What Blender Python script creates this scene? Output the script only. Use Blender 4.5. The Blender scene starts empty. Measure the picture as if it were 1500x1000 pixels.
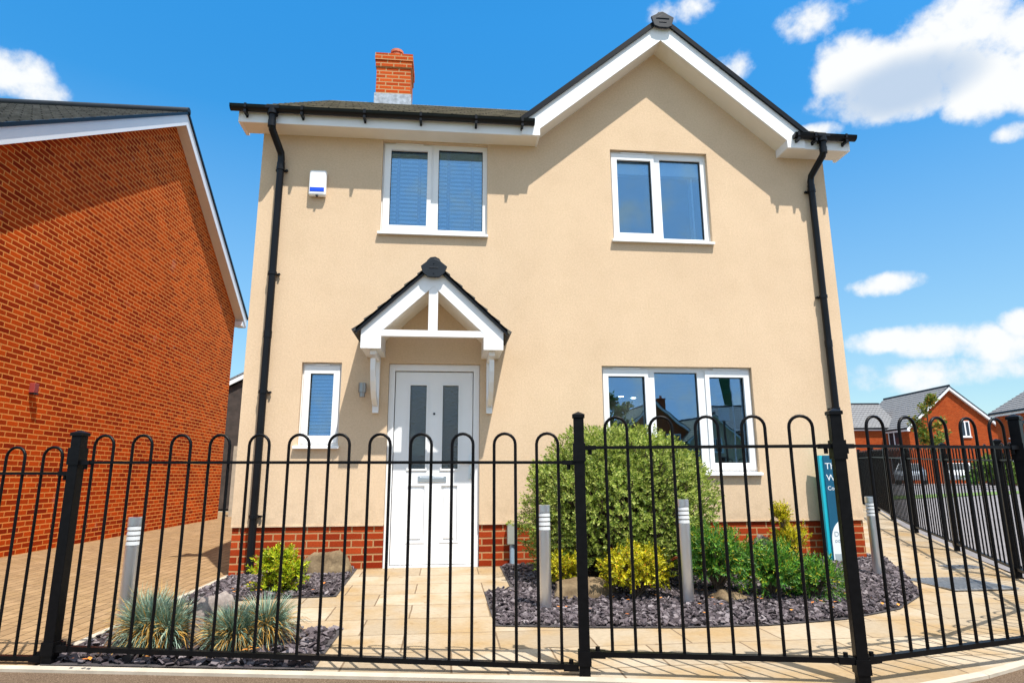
import bpy, bmesh, math, random
from mathutils import Vector, Matrix, noise
from mathutils.geometry import delaunay_2d_cdt
R = math.radians
sc = bpy.context.scene
COL = sc.collection
random.seed(7)

# ------------------------------------------------------------------ mesh helpers
class MB:
    def __init__(s): s.v = []; s.f = []; s.sm = []
    def add(s, vs, fs, smooth=False):
        b = len(s.v); s.v += [tuple(v) for v in vs]
        for f in fs: s.f.append(tuple(i + b for i in f)); s.sm.append(smooth)
        return s
    def box(s, x0, x1, y0, y1, z0, z1):
        return s.add([(x0,y0,z0),(x1,y0,z0),(x1,y1,z0),(x0,y1,z0),(x0,y0,z1),(x1,y0,z1),(x1,y1,z1),(x0,y1,z1)],
                     [(0,3,2,1),(4,5,6,7),(0,1,5,4),(1,2,6,5),(2,3,7,6),(3,0,4,7)])
    def hexa(s, p): return s.add(p, [(0,3,2,1),(4,5,6,7),(0,1,5,4),(1,2,6,5),(2,3,7,6),(3,0,4,7)])
    def prism_y(s, poly, y0, y1):          # polygon in (x,z), extruded along y
        n = len(poly)
        s.add([(x,y0,z) for x,z in poly] + [(x,y1,z) for x,z in poly],
              [tuple(range(n)), tuple(range(2*n-1, n-1, -1))] + [(i, i+n, (i+1)%n+n, (i+1)%n) for i in range(n)])
        return s
    def prism_x(s, poly, x0, x1):          # polygon in (y,z), extruded along x
        n = len(poly)
        s.add([(x0,y,z) for y,z in poly] + [(x1,y,z) for y,z in poly],
              [tuple(range(n)), tuple(range(2*n-1, n-1, -1))] + [(i, i+n, (i+1)%n+n, (i+1)%n) for i in range(n)])
        return s
    def tube(s, pts, r, n=8, closed_ends=True):
        pts = [Vector(p) for p in pts]; rs = r if isinstance(r, (list, tuple)) else [r]*len(pts)
        rings = []; up = None
        for i, p in enumerate(pts):
            a = pts[max(i-1,0)]; b = pts[min(i+1,len(pts)-1)]
            t = (b-a).normalized()
            if up is None:
                up = t.orthogonal().normalized()
            up = (up - t*up.dot(t)).normalized()
            sd = t.cross(up)
            rings.append([p + (up*math.cos(2*math.pi*k/n) + sd*math.sin(2*math.pi*k/n))*rs[i] for k in range(n)])
        vs = [v for r_ in rings for v in r_]; fs = []
        for i in range(len(rings)-1):
            for k in range(n): fs.append((i*n+k, i*n+(k+1)%n, (i+1)*n+(k+1)%n, (i+1)*n+k))
        s.add(vs, fs, True)
        if closed_ends:
            s.add(rings[0], [tuple(range(n-1,-1,-1))]); s.add(rings[-1], [tuple(range(n))])
        return s
    def cyl(s, c, r, z0, z1, n=24, r1=None):
        r1 = r if r1 is None else r1
        a = [(c[0]+r*math.cos(2*math.pi*k/n), c[1]+r*math.sin(2*math.pi*k/n), z0) for k in range(n)]
        b = [(c[0]+r1*math.cos(2*math.pi*k/n), c[1]+r1*math.sin(2*math.pi*k/n), z1) for k in range(n)]
        s.add(a+b, [(k,(k+1)%n,(k+1)%n+n,k+n) for k in range(n)], True)
        s.add(a, [tuple(range(n-1,-1,-1))]); s.add(b, [tuple(range(n))])
        return s
    def build(s, name, m, parent=None, bevel=0, kind=None):
        me = bpy.data.meshes.new(name); me.from_pydata(s.v, [], s.f); me.validate()
        if any(s.sm) and len(me.polygons) == len(s.sm): me.polygons.foreach_set('use_smooth', s.sm)
        o = bpy.data.objects.new(name, me); COL.objects.link(o)
        if not isinstance(m, (list, tuple)): m = [m]
        for q in m: me.materials.append(q)
        if parent is not None: o.parent = parent
        if bevel:
            b = o.modifiers.new('bevel', 'BEVEL'); b.width = bevel; b.segments = 2; b.limit_method = 'ANGLE'; b.angle_limit = R(40)
        if kind: o['kind'] = kind
        return o

def thing(name, label, cat, loc=(0,0,0), rz=0, group=None):
    o = bpy.data.objects.new(name, None); COL.objects.link(o); o.empty_display_size = .1
    o.location = loc; o.rotation_euler = (0,0,rz)
    return tag(o, label, cat, group)
def tag(o, label, cat, group=None):
    o['label'] = label; o['category'] = cat
    if group: o['group'] = group
    return o
def copy_tree(o, parent=None):
    c = o.copy(); COL.objects.link(c)
    if parent is not None: c.parent = parent
    for ch in list(o.children): copy_tree(ch, c)
    return c
def ss(a, b, x):
    t = min(1, max(0, (x-a)/(b-a))); return t*t*(3-2*t)
def gz(x, y):            # gentle fall of the plot towards the road, path rising behind
    return .06*min(1,max(0,(y+2.5)/2.5))*ss(-2.6,-1.8,x) + .038*min(9,max(0,y))*ss(4.0,5.2,x)
def sheet(poly, step, zoff, zf=gz):
    pts = [Vector(p) for p in poly]; n = len(pts); out = []
    for i in range(n):
        a, b = pts[i], pts[(i+1)%n]; k = max(1, int((b-a).length/step))
        out += [a.lerp(b, j/k) for j in range(k)]
    n = len(out); edges = [(i,(i+1)%n) for i in range(n)]
    xs = [p.x for p in out]; ys = [p.y for p in out]
    inner = []
    x = min(xs)+step/2
    while x < max(xs):
        y = min(ys)+step/2
        while y < max(ys):
            inner.append(Vector((x+random.uniform(-.05,.05)*step, y+random.uniform(-.05,.05)*step))); y += step
        x += step
    inner = [p for p in inner if inside(p, out) and min((p-q).length for q in out) > step*.3]
    v, e, f, *_ = delaunay_2d_cdt(out+inner, edges, [], 1, 1e-5)
    m = MB(); m.add([(p.x,p.y,zf(p.x,p.y)+zoff) for p in v], [tuple(q) for q in f])
    return m
def inside(p, poly):
    c = False; n = len(poly)
    for i in range(n):
        a, b = poly[i], poly[i-1]
        if (a[1] > p[1]) != (b[1] > p[1]) and p[0] < (b[0]-a[0])*(p[1]-a[1])/(b[1]-a[1])+a[0]: c = not c
    return c

# ------------------------------------------------------------------ materials
class N:
    def __init__(s, name):
        s.m = bpy.data.materials.new(name); s.m.use_nodes = True; s.t = s.m.node_tree
        s.b = s.t.nodes['Principled BSDF']; s.out = s.t.nodes['Material Output']
    def n(s, typ, **k):
        q = s.t.nodes.new(typ)
        for a, b in k.items():
            if a.startswith('i_'):
                key = a[2:].replace('_',' ')
                q.inputs[key if not key.isdigit() else int(key)].default_value = b
            else: setattr(q, a, b)
        return q
    def l(s, a, b): s.t.links.new(a, b); return b
    def ramp(s, src, stops, interp='LINEAR'):
        r = s.n('ShaderNodeValToRGB'); cr = r.color_ramp; cr.interpolation = interp
        while len(cr.elements) < len(stops): cr.elements.new(.5)
        for e, (p, c) in zip(cr.elements, stops): e.position = p; e.color = (*c, 1) if len(c) == 3 else c
        s.l(src, r.inputs[0]); return r.outputs[0]
    def noise(s, scale, detail=3, vec=None, rough=.5):
        q = s.n('ShaderNodeTexNoise', i_Scale=scale, i_Detail=detail, i_Roughness=rough)
        s.l(vec if vec is not None else s.obj(), q.inputs['Vector']); return q.outputs['Fac']
    def obj(s):
        if not hasattr(s, '_tc'): s._tc = s.n('ShaderNodeTexCoord')
        return s._tc.outputs['Object']
    def mix(s, fac, a, b, mode='MIX'):
        q = s.n('ShaderNodeMix', data_type='RGBA', blend_type=mode)
        for key, val in ((0, fac), (6, a), (7, b)):
            if hasattr(val, 'is_output'): s.l(val, q.inputs[key])
            elif key == 0: q.inputs[0].default_value = val
            else: q.inputs[key].default_value = (*val, 1)
        return q.outputs[2]
    def math(s, op, a, b=None):
        q = s.n('ShaderNodeMath', operation=op)
        for i, val in enumerate((a, b)):
            if val is None: continue
            if hasattr(val, 'is_output'): s.l(val, q.inputs[i])
            else: q.inputs[i].default_value = val
        return q.outputs[0]
    def bump(s, h, strength=.3, dist=.01):
        q = s.n('ShaderNodeBump', i_Strength=strength, i_Distance=dist); s.l(h, q.inputs['Height']); s.l(q.outputs[0], s.b.inputs['Normal'])
    def col(s, c):
        if hasattr(c, 'is_output'): s.l(c, s.b.inputs['Base Color'])
        else: s.b.inputs['Base Color'].default_value = (*c, 1)
    def set(s, **k):
        for a, v in k.items(): s.b.inputs[a.replace('_',' ')].default_value = v
        return s

def plain(name, c, rough=.5, metal=0, spec=.5, var=.06, nscale=6):
    q = N(name); f = q.noise(nscale, 4)
    lo = tuple(x*(1-var) for x in c); hi = tuple(min(1,x*(1+var)) for x in c)
    q.col(q.ramp(f, [(.3,lo),(.7,hi)])); q.set(Roughness=rough, Metallic=metal)
    q.b.inputs['Specular IOR Level'].default_value = spec
    return q.m

def wallvec(q):
    s = q.n('ShaderNodeSeparateXYZ'); q.l(q.obj(), s.inputs[0])
    a = q.math('ADD', s.outputs[0], s.outputs[1])
    c = q.n('ShaderNodeCombineXYZ'); q.l(a, c.inputs[0]); q.l(s.outputs[2], c.inputs[1]); return c.outputs[0]

def brick_mat(name, c1, c2, mortar, w=.235, h=.075, ms=.009, stain=None, off=(0,0)):
    q = N(name); v = wallvec(q)
    if off != (0,0):
        ad = q.n('ShaderNodeVectorMath', operation='ADD'); q.l(v, ad.inputs[0]); ad.inputs[1].default_value = (*off,0); v = ad.outputs[0]
    wob = q.n('ShaderNodeTexNoise', i_Scale=9.0, i_Detail=2.0); q.l(v, wob.inputs['Vector'])
    sc_ = q.n('ShaderNodeVectorMath', operation='SCALE'); sc_.inputs['Scale'].default_value = .008
    sb = q.n('ShaderNodeVectorMath', operation='SUBTRACT'); q.l(wob.outputs['Color'], sb.inputs[0]); sb.inputs[1].default_value = (.5,.5,.5)
    q.l(sb.outputs[0], sc_.inputs[0]); ad2 = q.n('ShaderNodeVectorMath', operation='ADD'); q.l(v, ad2.inputs[0]); q.l(sc_.outputs[0], ad2.inputs[1]); v = ad2.outputs[0]
    br = q.n('ShaderNodeTexBrick', i_Scale=1.0, i_Mortar_Size=ms, i_Mortar_Smooth=.3, i_Bias=0.0, i_Brick_Width=w, i_Row_Height=h)
    br.inputs['Color1'].default_value = (*c1,1); br.inputs['Color2'].default_value = (*c2,1); br.inputs['Mortar'].default_value = (*mortar,1)
    q.l(v, br.inputs['Vector'])
    n1 = q.noise(1.1, 3); n2 = q.noise(60, 3)
    c = q.mix(.28, br.outputs['Color'], q.ramp(n1, [(.3,(.62,.55,.5)),(.7,(1.1,1.08,1.05))]), 'MULTIPLY')
    c = q.mix(.35, c, q.ramp(n2, [(.3,(.6,.6,.6)),(.7,(1.15,1.15,1.15))]), 'MULTIPLY')
    if stain:
        sn = q.noise(2.3, 4); bl = q.ramp(sn, [(.66,(0,0,0)),(.78,(1,1,1))])
        fine = q.ramp(q.noise(30, 2), [(.4,(0,0,0)),(.65,(1,1,1))])
        c = q.mix(q.math('MULTIPLY', q.math('MULTIPLY', bl, fine), .35), c, stain)
    q.col(c); q.set(Roughness=.9); q.b.inputs['Specular IOR Level'].default_value = .06
    hgt = q.math('SUBTRACT', q.math('MULTIPLY', n2, .25), br.outputs['Fac'])
    q.bump(hgt, .7, .008)
    return q.m

def render_mat():
    q = N('cream_render'); a = q.noise(170, 3); b = q.noise(1.3, 4); c2 = q.noise(45, 3)
    c = q.ramp(b, [(.25,(.630,.467,.314)),(.75,(.690,.519,.352))])
    c = q.mix(.55, c, q.ramp(a, [(.3,(.72,.70,.66)),(.7,(1.12,1.12,1.12))]), 'MULTIPLY')
    c = q.mix(.35, c, q.ramp(c2, [(.3,(.8,.78,.76)),(.65,(1.06,1.06,1.06))]), 'MULTIPLY')
    pt = q.ramp(q.noise(3.1, 6, rough=.65), [(.36,(.93,.92,.90)),(.5,(1,1,1)),(.66,(1.04,1.04,1.05))]); c = q.mix(.4, c, pt, 'MULTIPLY')
    # splash dirt just above the drip bead, ragged upper edge
    sz = q.n('ShaderNodeSeparateXYZ'); q.l(q.obj(), sz.inputs[0]); mr = q.n('ShaderNodeMapRange', i_1=.95, i_2=.50, i_3=0.0, i_4=1.0); q.l(sz.outputs[2], mr.inputs[0])
    dn = q.math('MULTIPLY', mr.outputs[0], q.ramp(q.noise(8, 5), [(.42,(0,0,0)),(.75,(1,1,1))])); c = q.mix(q.math('MULTIPLY', dn, .45), c, (.30,.21,.13))
    q.col(c); q.set(Roughness=.95); q.b.inputs['Specular IOR Level'].default_value = .2
    q.bump(q.math('ADD', a, q.math('MULTIPLY', c2, .6)), .55, .004); return q.m

def tile_mat(name, c1, c2, moss=.4):
    q = N(name); n1 = q.noise(5, 5); n2 = q.noise(40, 3)
    c = q.ramp(n1, [(.3,c1),(.7,c2)]); c = q.mix(.5, c, q.ramp(n2,[(.3,(.6,.6,.6)),(.7,(1.2,1.2,1.15))]), 'MULTIPLY')
    mo = q.ramp(q.noise(14, 4), [(.58,(0,0,0)),(.7,(1,1,1))]); c = q.mix(q.math('MULTIPLY',mo,moss), c, (.16,.15,.08))
    br = q.n('ShaderNodeTexBrick', i_Scale=1.0, i_Mortar_Size=.012, i_Brick_Width=.3, i_Row_Height=50.0)
    q.l(wallvec(q), br.inputs['Vector']); c = q.mix(q.math('MULTIPLY', br.outputs['Fac'], .8), c, (.02,.02,.02))
    q.col(c); q.set(Roughness=.9); q.bump(q.math('ADD', n1, n2), .5, .01); return q.m

def paving_mat(name, c1, c2, c3, mortar, w, h, ms, rot=0, offset=.5):
    q = N(name); mp = q.n('ShaderNodeMapping'); mp.inputs['Rotation'].default_value = (0,0,rot); q.l(q.obj(), mp.inputs[0]); v = mp.outputs[0]
    wob = q.n('ShaderNodeTexNoise', i_Scale=6.0, i_Detail=3.0); q.l(v, wob.inputs['Vector'])
    sb = q.n('ShaderNodeVectorMath', operation='SUBTRACT'); q.l(wob.outputs['Color'], sb.inputs[0]); sb.inputs[1].default_value = (.5,.5,.5)
    sl = q.n('ShaderNodeVectorMath', operation='SCALE'); sl.inputs['Scale'].default_value = .012; q.l(sb.outputs[0], sl.inputs[0])
    ad = q.n('ShaderNodeVectorMath', operation='ADD'); q.l(v, ad.inputs[0]); q.l(sl.outputs[0], ad.inputs[1])
    br = q.n('ShaderNodeTexBrick', i_Scale=1.0, i_Mortar_Size=ms, i_Mortar_Smooth=.2, i_Brick_Width=w, i_Row_Height=h, offset=offset)
    br.inputs['Color1'].default_value = (*c1,1); br.inputs['Color2'].default_value = (*c2,1); br.inputs['Mortar'].default_value = (*mortar,1)
    q.l(ad.outputs[0], br.inputs['Vector'])
    n1 = q.noise(2.2, 5); n2 = q.noise(28, 4)
    c = q.mix(q.ramp(n1, [(.42,(0,0,0)),(.68,(1,1,1))]), br.outputs['Color'], c3)
    c = q.mix(br.outputs['Fac'], c, mortar)
    c = q.mix(.5, c, q.ramp(n2, [(.3,(.78,.76,.72)),(.7,(1.08,1.08,1.08))]), 'MULTIPLY')
    # thin dark iron veins and dirt spots
    dn = q.ramp(q.noise(11, 6), [(.64,(1,1,1)),(.72,(.6,.5,.38))]); c = q.mix(.6, c, dn, 'MULTIPLY')
    q.col(c); q.set(Roughness=.85); q.b.inputs['Specular IOR Level'].default_value = .12; q.bump(q.math('SUBTRACT', q.math('MULTIPLY', n2, .35), br.outputs['Fac']), .5, .008); return q.m

def island_mat(name, stops, rough=.6, trans=0, nscale=0, ndark=(.5,.5,.5), spec=.4):
    q = N(name); g = q.n('ShaderNodeNewGeometry')
    c = q.ramp(g.outputs['Random Per Island'], stops)
    if nscale:
        c = q.mix(.7, c, q.ramp(q.noise(nscale, 3), [(.35,ndark),(.65,(1.15,1.15,1.1))]), 'MULTIPLY')
    q.col(c); q.set(Roughness=rough); q.b.inputs['Specular IOR Level'].default_value = spec
    if trans:
        tr = q.n('ShaderNodeBsdfTranslucent'); q.l(c, tr.inputs[0]); mx = q.n('ShaderNodeMixShader'); mx.inputs[0].default_value = trans
        q.l(q.b.outputs[0], mx.inputs[1]); q.l(tr.outputs[0], mx.inputs[2]); q.l(mx.outputs[0], q.out.inputs[0])
    return q.m

def glass_mat(name, refl=.3, tint=(.75,.85,.95), rough=0.0, wav=0):
    q = N(name); q.t.nodes.remove(q.b)
    tr = q.n('ShaderNodeBsdfTransparent'); tr.inputs[0].default_value = (*tint,1)
    gl = q.n('ShaderNodeBsdfGlossy'); gl.inputs['Roughness'].default_value = rough; gl.inputs['Color'].default_value = (.50,.78,1,1)
    lw = q.n('ShaderNodeFresnel', i_IOR=1.5); f = q.math('ADD', q.math('MULTIPLY', lw.outputs[0], 1.0), refl)
    mx = q.n('ShaderNodeMixShader'); q.l(f, mx.inputs[0]); q.l(tr.outputs[0], mx.inputs[1]); q.l(gl.outputs[0], mx.inputs[2]); q.l(mx.outputs[0], q.out.inputs[0])
    bp = q.n('ShaderNodeBump', i_Strength=.022 if not wav else wav, i_Distance=.02)
    q.l(q.noise(2.5 if not wav else 60, 2), bp.inputs['Height']); q.l(bp.outputs[0], gl.inputs['Normal'])
    return q.m

def emit(name, c, s):
    q = N(name); q.col(c); q.b.inputs['Emission Color'].default_value = (*c,1); q.b.inputs['Emission Strength'].default_value = s; return q.m

M = {}
M['render'] = render_mat()
M['plinth'] = brick_mat('plinth_brick', (.22,.022,.006), (.42,.062,.015), (.44,.25,.12), off=(.05,.015))
M['brick'] = brick_mat('wall_brick', (.25,.019,.002), (.58,.074,.006), (.76,.30,.08), ms=.010, stain=(.75,.5,.42))
M['farbrick'] = brick_mat('far_brick', (.30,.035,.006), (.42,.062,.012), (.40,.16,.06))
M['white'] = plain('white_upvc', (.80,.80,.80), .32, var=.03, nscale=2)
M['soffit'] = plain('soffit_board', (.78,.73,.64), .5, var=.03)  # white boards, warm bounce light from the ground put into the colour
M['black'] = plain('black_gutter', (.006,.0065,.008), .3, spec=.22, var=.2)
M['steel_black'] = plain('black_steel_paint', (.0035,.0035,.004), .38, spec=.13, var=.3, nscale=30)
M['ridge'] = plain('ridge_plastic', (.012,.016,.022), .45, spec=.25, var=.15)
M['tile'] = tile_mat('roof_tile', (.17,.145,.11), (.33,.29,.23))
M['slate_roof'] = tile_mat('grey_slate_roof', (.16,.16,.17), (.22,.22,.23))
M['lead'] = plain('lead_flashing', (.25,.28,.32), .55, .3, var=.35, nscale=14)
M['terracotta'] = plain('terracotta', (.50,.14,.07), .75, var=.2, nscale=20)
M['glass'] = glass_mat('window_glass', .20, (.78,.89,.97))
q = N('patterned_glass'); vo = q.n('ShaderNodeTexVoronoi', i_Scale=1.0); mp = q.n('ShaderNodeMapping'); mp.inputs['Scale'].default_value = (150,150,38); q.l(q.obj(), mp.inputs[0]); q.l(mp.outputs[0], vo.inputs['Vector'])
q.col((.012,.022,.022)); q.set(Roughness=.16); q.b.inputs['Specular IOR Level'].default_value = 1.0; q.b.inputs['Coat Weight'].default_value = .6; q.bump(vo.outputs['Distance'], .35, .01); M['frosted'] = q.m
q = N('brushed_steel'); q.col((.74,.75,.77)); q.set(Roughness=.36, Metallic=1.0); q.b.inputs['Anisotropic'].default_value = .6
tg = q.n('ShaderNodeTangent', direction_type='RADIAL', axis='Z'); q.l(tg.outputs[0], q.b.inputs['Tangent']); M['steel'] = q.m
M['lens'] = plain('opal_lens', (.56,.57,.57), .4, var=.02)
M['dullsteel'] = plain('dull_steel', (.30,.28,.25), .35, .9, var=.1)
M['grey_plastic'] = plain('grey_plastic', (.30,.31,.27), .5)
M['pipe_blue'] = plain('blue_grey_pipe', (.27,.36,.44), .5)
M['interior'] = plain('interior_plaster', (.34,.33,.32), .9)
M['dark_in'] = plain('dark_tape', (.10,.13,.2), .8)
M['blind'] = plain('blind_slat', (.86,.88,.88), .5, var=.05)
M['blindhead'] = plain('blind_head', (.10,.12,.09), .5)
M['paving'] = paving_mat('sandstone_slabs', (.30,.235,.16), (.41,.34,.25), (.33,.225,.115), (.17,.12,.075), .60, .45, .006)
M['drive'] = paving_mat('block_paving', (.33,.215,.115), (.235,.15,.078), (.26,.165,.08), (.095,.06,.03), .21, .105, .005, R(90))
M['asphalt'] = None
q = N('footway_asphalt'); a = q.noise(220, 2); b = q.noise(3, 4); c = q.ramp(a, [(.3,(.06,.038,.024)),(.55,(.135,.092,.06)),(.75,(.28,.205,.15))])
c = q.mix(.4, c, q.ramp(b, [(.3,(.8,.8,.8)),(.7,(1.1,1.1,1.1))]), 'MULTIPLY'); q.col(c); q.set(Roughness=.9); q.b.inputs['Specular IOR Level'].default_value = .1; q.bump(a, .6, .004); M['asphalt'] = q.m
M['road'] = plain('estate_road', (.17,.155,.155), .85, var=.15, nscale=3)
M['kerb'] = plain('concrete_edging', (.40,.345,.27), .85, var=.15, nscale=8)
M['soil'] = plain('soil_bed', (.05,.042,.042), .95, var=.4, nscale=20)
M['earth'] = plain('rough_ground', (.20,.17,.12), .95, var=.3, nscale=.4)
q = N('lawn'); q.col(q.ramp(q.noise(9, 6), [(.3,(.06,.11,.02)),(.7,(.15,.24,.05))])); q.set(Roughness=.95); M['lawn'] = q.m
M['chips'] = island_mat('slate_chips', [(0,(.018,.015,.016)),(.35,(.062,.049,.053)),(.75,(.118,.096,.103)),(1,(.22,.19,.195))], .6, spec=.15)
M['leaf_big'] = island_mat('pittosporum_leaf', [(0,(.07,.13,.018)),(.3,(.21,.30,.042)),(.7,(.38,.45,.08)),(1,(.55,.58,.18))], .5, .42, 5, (.68,.68,.6))
M['leaf_gold'] = island_mat('golden_leaf', [(0,(.20,.22,.008)),(.4,(.50,.48,.012)),(.88,(.72,.62,.02)),(1,(.60,.24,.015))], .5, .3, 9, (.5,.5,.4))
M['leaf_jun'] = island_mat('juniper_leaf', [(0,(.018,.09,.012)),(.45,(.07,.24,.02)),(.85,(.20,.38,.035)),(1,(.55,.42,.02))], .5, .25, 8, (.4,.45,.4))
M['leaf_lime'] = island_mat('lime_leaf', [(0,(.12,.20,.008)),(.45,(.36,.46,.012)),(.92,(.58,.60,.02)),(1,(.5,.2,.02))], .5, .3, 9, (.5,.5,.4))
M['leaf_far'] = island_mat('young_tree_leaf', [(0,(.06,.13,.015)),(.6,(.20,.24,.03)),(1,(.46,.24,.03))], .6, .3)
M['leaf_hedge'] = island_mat('hedge_leaf', [(0,(.04,.10,.015)),(1,(.22,.32,.04))], .6, .2, 2)
M['fescue'] = island_mat('fescue_blade', [(0,(.09,.155,.10)),(.5,(.21,.33,.24)),(.85,(.34,.47,.37)),(1,(.42,.34,.14))], .55, .25)
M['fescue_dry'] = island_mat('fescue_straw', [(0,(.24,.11,.018)),(.5,(.46,.24,.04)),(1,(.60,.38,.10))], .7, .25)
M['bark'] = plain('bark', (.12,.085,.055), .9, var=.4, nscale=20)
q = N('sandstone_rock'); q.col(q.mix(.6, q.ramp(q.noise(7,6), [(.3,(.10,.062,.028)),(.7,(.25,.18,.10))]), q.ramp(q.noise(45,4),[(.3,(.6,.58,.55)),(.7,(1.2,1.2,1.2))]), 'MULTIPLY')); q.set(Roughness=.9); q.bump(q.noise(30,6), .6, .01); M['rock'] = q.m
q = N('grey_rock'); q.col(q.mix(.6, q.ramp(q.noise(9,6), [(.3,(.15,.115,.10)),(.7,(.31,.26,.23))]), q.ramp(q.noise(50,4),[(.3,(.55,.55,.55)),(.7,(1.2,1.2,1.2))]), 'MULTIPLY')); q.set(Roughness=.9); q.bump(q.noise(30,6), .6, .01); M['greyrock'] = q.m
M['timber_dark'] = plain('dark_timber', (.05,.035,.028), .8, var=.4, nscale=4)
M['timber'] = plain('tan_timber', (.42,.24,.09), .8, var=.25, nscale=4)
M['cyan'] = plain('cyan_panel', (.012,.55,.68), .35, var=.04)
M['navy'] = plain('navy_panel', (.006,.085,.16), .35, var=.05)
M['signwhite'] = plain('sign_white', (.74,.78,.80), .4, var=.03)
M['signgrey'] = plain('sign_grey_print', (.34,.40,.42), .5)
M['blue'] = plain('blue_strobe', (.008,.07,.62), .25, var=.06)
M['green'] = plain('green_cloth', (.01,.10,.03), .7)
M['carsilver'] = plain('silver_paint', (.45,.47,.50), .3, .6)
M['carwhite'] = plain('white_paint', (.72,.72,.72), .3)
M['carglass'] = plain('car_glass', (.02,.03,.04), .08)
M['rubber'] = plain('rubber', (.02,.02,.02), .8)
M['redbox'] = plain('red_box', (.26,.035,.03), .5)
M['lampglow'] = emit('spot_glow', (1,.86,.62), 9)
M['fargate'] = plain('farwhite', (.78,.78,.78), .5)

# ------------------------------------------------------------------ camera, light, sky
f_px = 928.7; yaw, pitch, roll = R(5.78), R(12.08), R(-.28)
fw = Vector((math.sin(yaw)*math.cos(pitch), math.cos(yaw)*math.cos(pitch), math.sin(pitch)))
rt = Vector((math.cos(yaw), -math.sin(yaw), 0)); up = rt.cross(fw)
rt, up = rt*math.cos(roll)+up*math.sin(roll), -rt*math.sin(roll)+up*math.cos(roll)
cam = bpy.data.objects.new('camera', bpy.data.cameras.new('camera')); COL.objects.link(cam); sc.camera = cam
cam.matrix_world = Matrix(((rt.x,up.x,-fw.x,-.339),(rt.y,up.y,-fw.y,-7.271),(rt.z,up.z,-fw.z,1.014),(0,0,0,1)))
cam.data.sensor_width = 36; cam.data.lens = f_px/1500*36; cam.data.clip_start = .05; cam.data.clip_end = 2000

sun = bpy.data.objects.new('sun', bpy.data.lights.new('sun','SUN')); COL.objects.link(sun)
sd = Vector((-.46,1,-2.2)).normalized()
sun.rotation_euler = sd.to_track_quat('-Z','Y').to_euler(); sun.location = (5,-15,30)
sun.data.energy = 2.0; sun.data.angle = R(.5); sun.data.color = (1,.955,.88)
sc.view_settings.view_transform = 'Standard'; sc.view_settings.look = 'None'; sc.view_settings.exposure = 1.88; sc.view_settings.gamma = 1

w = bpy.data.worlds.new('World'); sc.world = w; w.use_nodes = True
class W(N):
    def __init__(s, w): s.t = w.node_tree; s.bg = s.t.nodes['Background']
w_ = W(w)
sky = w_.n('ShaderNodeTexSky', sky_type='NISHITA', sun_disc=False, sun_elevation=R(63.4), sun_rotation=R(155.3), air_density=1.0, dust_density=.6, ozone_density=2.0)
hs = w_.n('ShaderNodeHueSaturation', i_Saturation=1.42, i_Value=1.12, i_Hue=.5); w_.l(sky.outputs[0], hs.inputs['Color'])
tc = w_.n('ShaderNodeTexCoord'); d = tc.outputs['Generated']
CL = [(0.5791,0.6447,0.499,0.1025,0.0546),(0.5983,0.6089,0.5208,0.0726,0.0389),(0.5155,0.6808,0.5204,0.048,0.0422),(0.5711,0.6686,0.4763,0.072,0.0342),(0.632,0.617,0.4688,0.0521,0.0458),(0.6461,0.5795,0.4968,0.0434,0.0327),(0.6779,0.5762,0.4566,0.0473,0.0579),
 (0.4684,0.6699,0.5761,0.049,0.0206),(0.4396,0.6834,0.5828,0.0247,0.0129),(-0.5108,0.7248,0.4624,0.042,0.029),(-0.5253,0.7107,0.4679,0.026,0.0224),(0.3878,0.7377,0.5526,0.023,0.0172),(0.3087,0.7222,0.619,0.034,0.0132),(0.4952,0.7399,0.4553,0.03,0.0124),
 (0.5886,0.7672,0.2547,0.0434,0.0138),(0.5623,0.7863,0.2561,0.0204,0.0084),(0.5853,0.7909,0.1785,0.0431,0.0168),(0.6344,0.7538,0.1714,0.0538,0.0233),(0.6826,0.7132,0.1592,0.0395,0.0257),(0.6975,0.6933,0.181,0.0207,0.0202),(0.6345,0.7616,0.1319,0.1035,0.0197),(0.6687,0.6268,0.3999,0.0193,0.0126)]
STR = [1.25]*7 + [.62,.55,1,.9,.4,.3,.8,.8,.6,.85,.95,.95,1,.6,.85]
def vm(op, a, b):
    q = w_.n('ShaderNodeVectorMath', operation=op)
    for i, v in enumerate((a,b)):
        if hasattr(v,'is_output'): w_.l(v, q.inputs[i])
        else: q.inputs[i].default_value = v
    return q.outputs['Value'] if op == 'DOT_PRODUCT' else q.outputs[0]
dens = None; core = None
# ragged edges: distort the direction with noise before measuring the distance to each cloud
nz = w_.n('ShaderNodeTexNoise', i_Scale=16.0, i_Detail=7.0, i_Roughness=.6); w_.l(d, nz.inputs['Vector'])
for i, ((cx,cy,cz,a,b), s_) in enumerate(zip(CL, STR)):
    c = Vector((cx,cy,cz)).normalized(); t1 = Vector((cy,-cx,0)).normalized(); t2 = t1.cross(c)
    if t2.z < 0: t2 = -t2
    df = vm('SUBTRACT', d, tuple(c))
    u_ = w_.math('POWER', w_.math('ABSOLUTE', w_.math('DIVIDE', vm('DOT_PRODUCT', df, tuple(t1)), a*1.15), None), 2.0)
    v_ = w_.math('POWER', w_.math('ABSOLUTE', w_.math('DIVIDE', vm('DOT_PRODUCT', df, tuple(t2)), b*1.15), None), 2.0)
    m_ = w_.math('MULTIPLY', w_.math('SUBTRACT', 1.0, w_.math('ADD', u_, v_)), s_)
    m_ = w_.math('MAXIMUM', m_, -1.5)
    dens = m_ if dens is None else w_.math('MAXIMUM', dens, m_)
    if i < 7: core = m_ if core is None else w_.math('MAXIMUM', core, m_)
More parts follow.
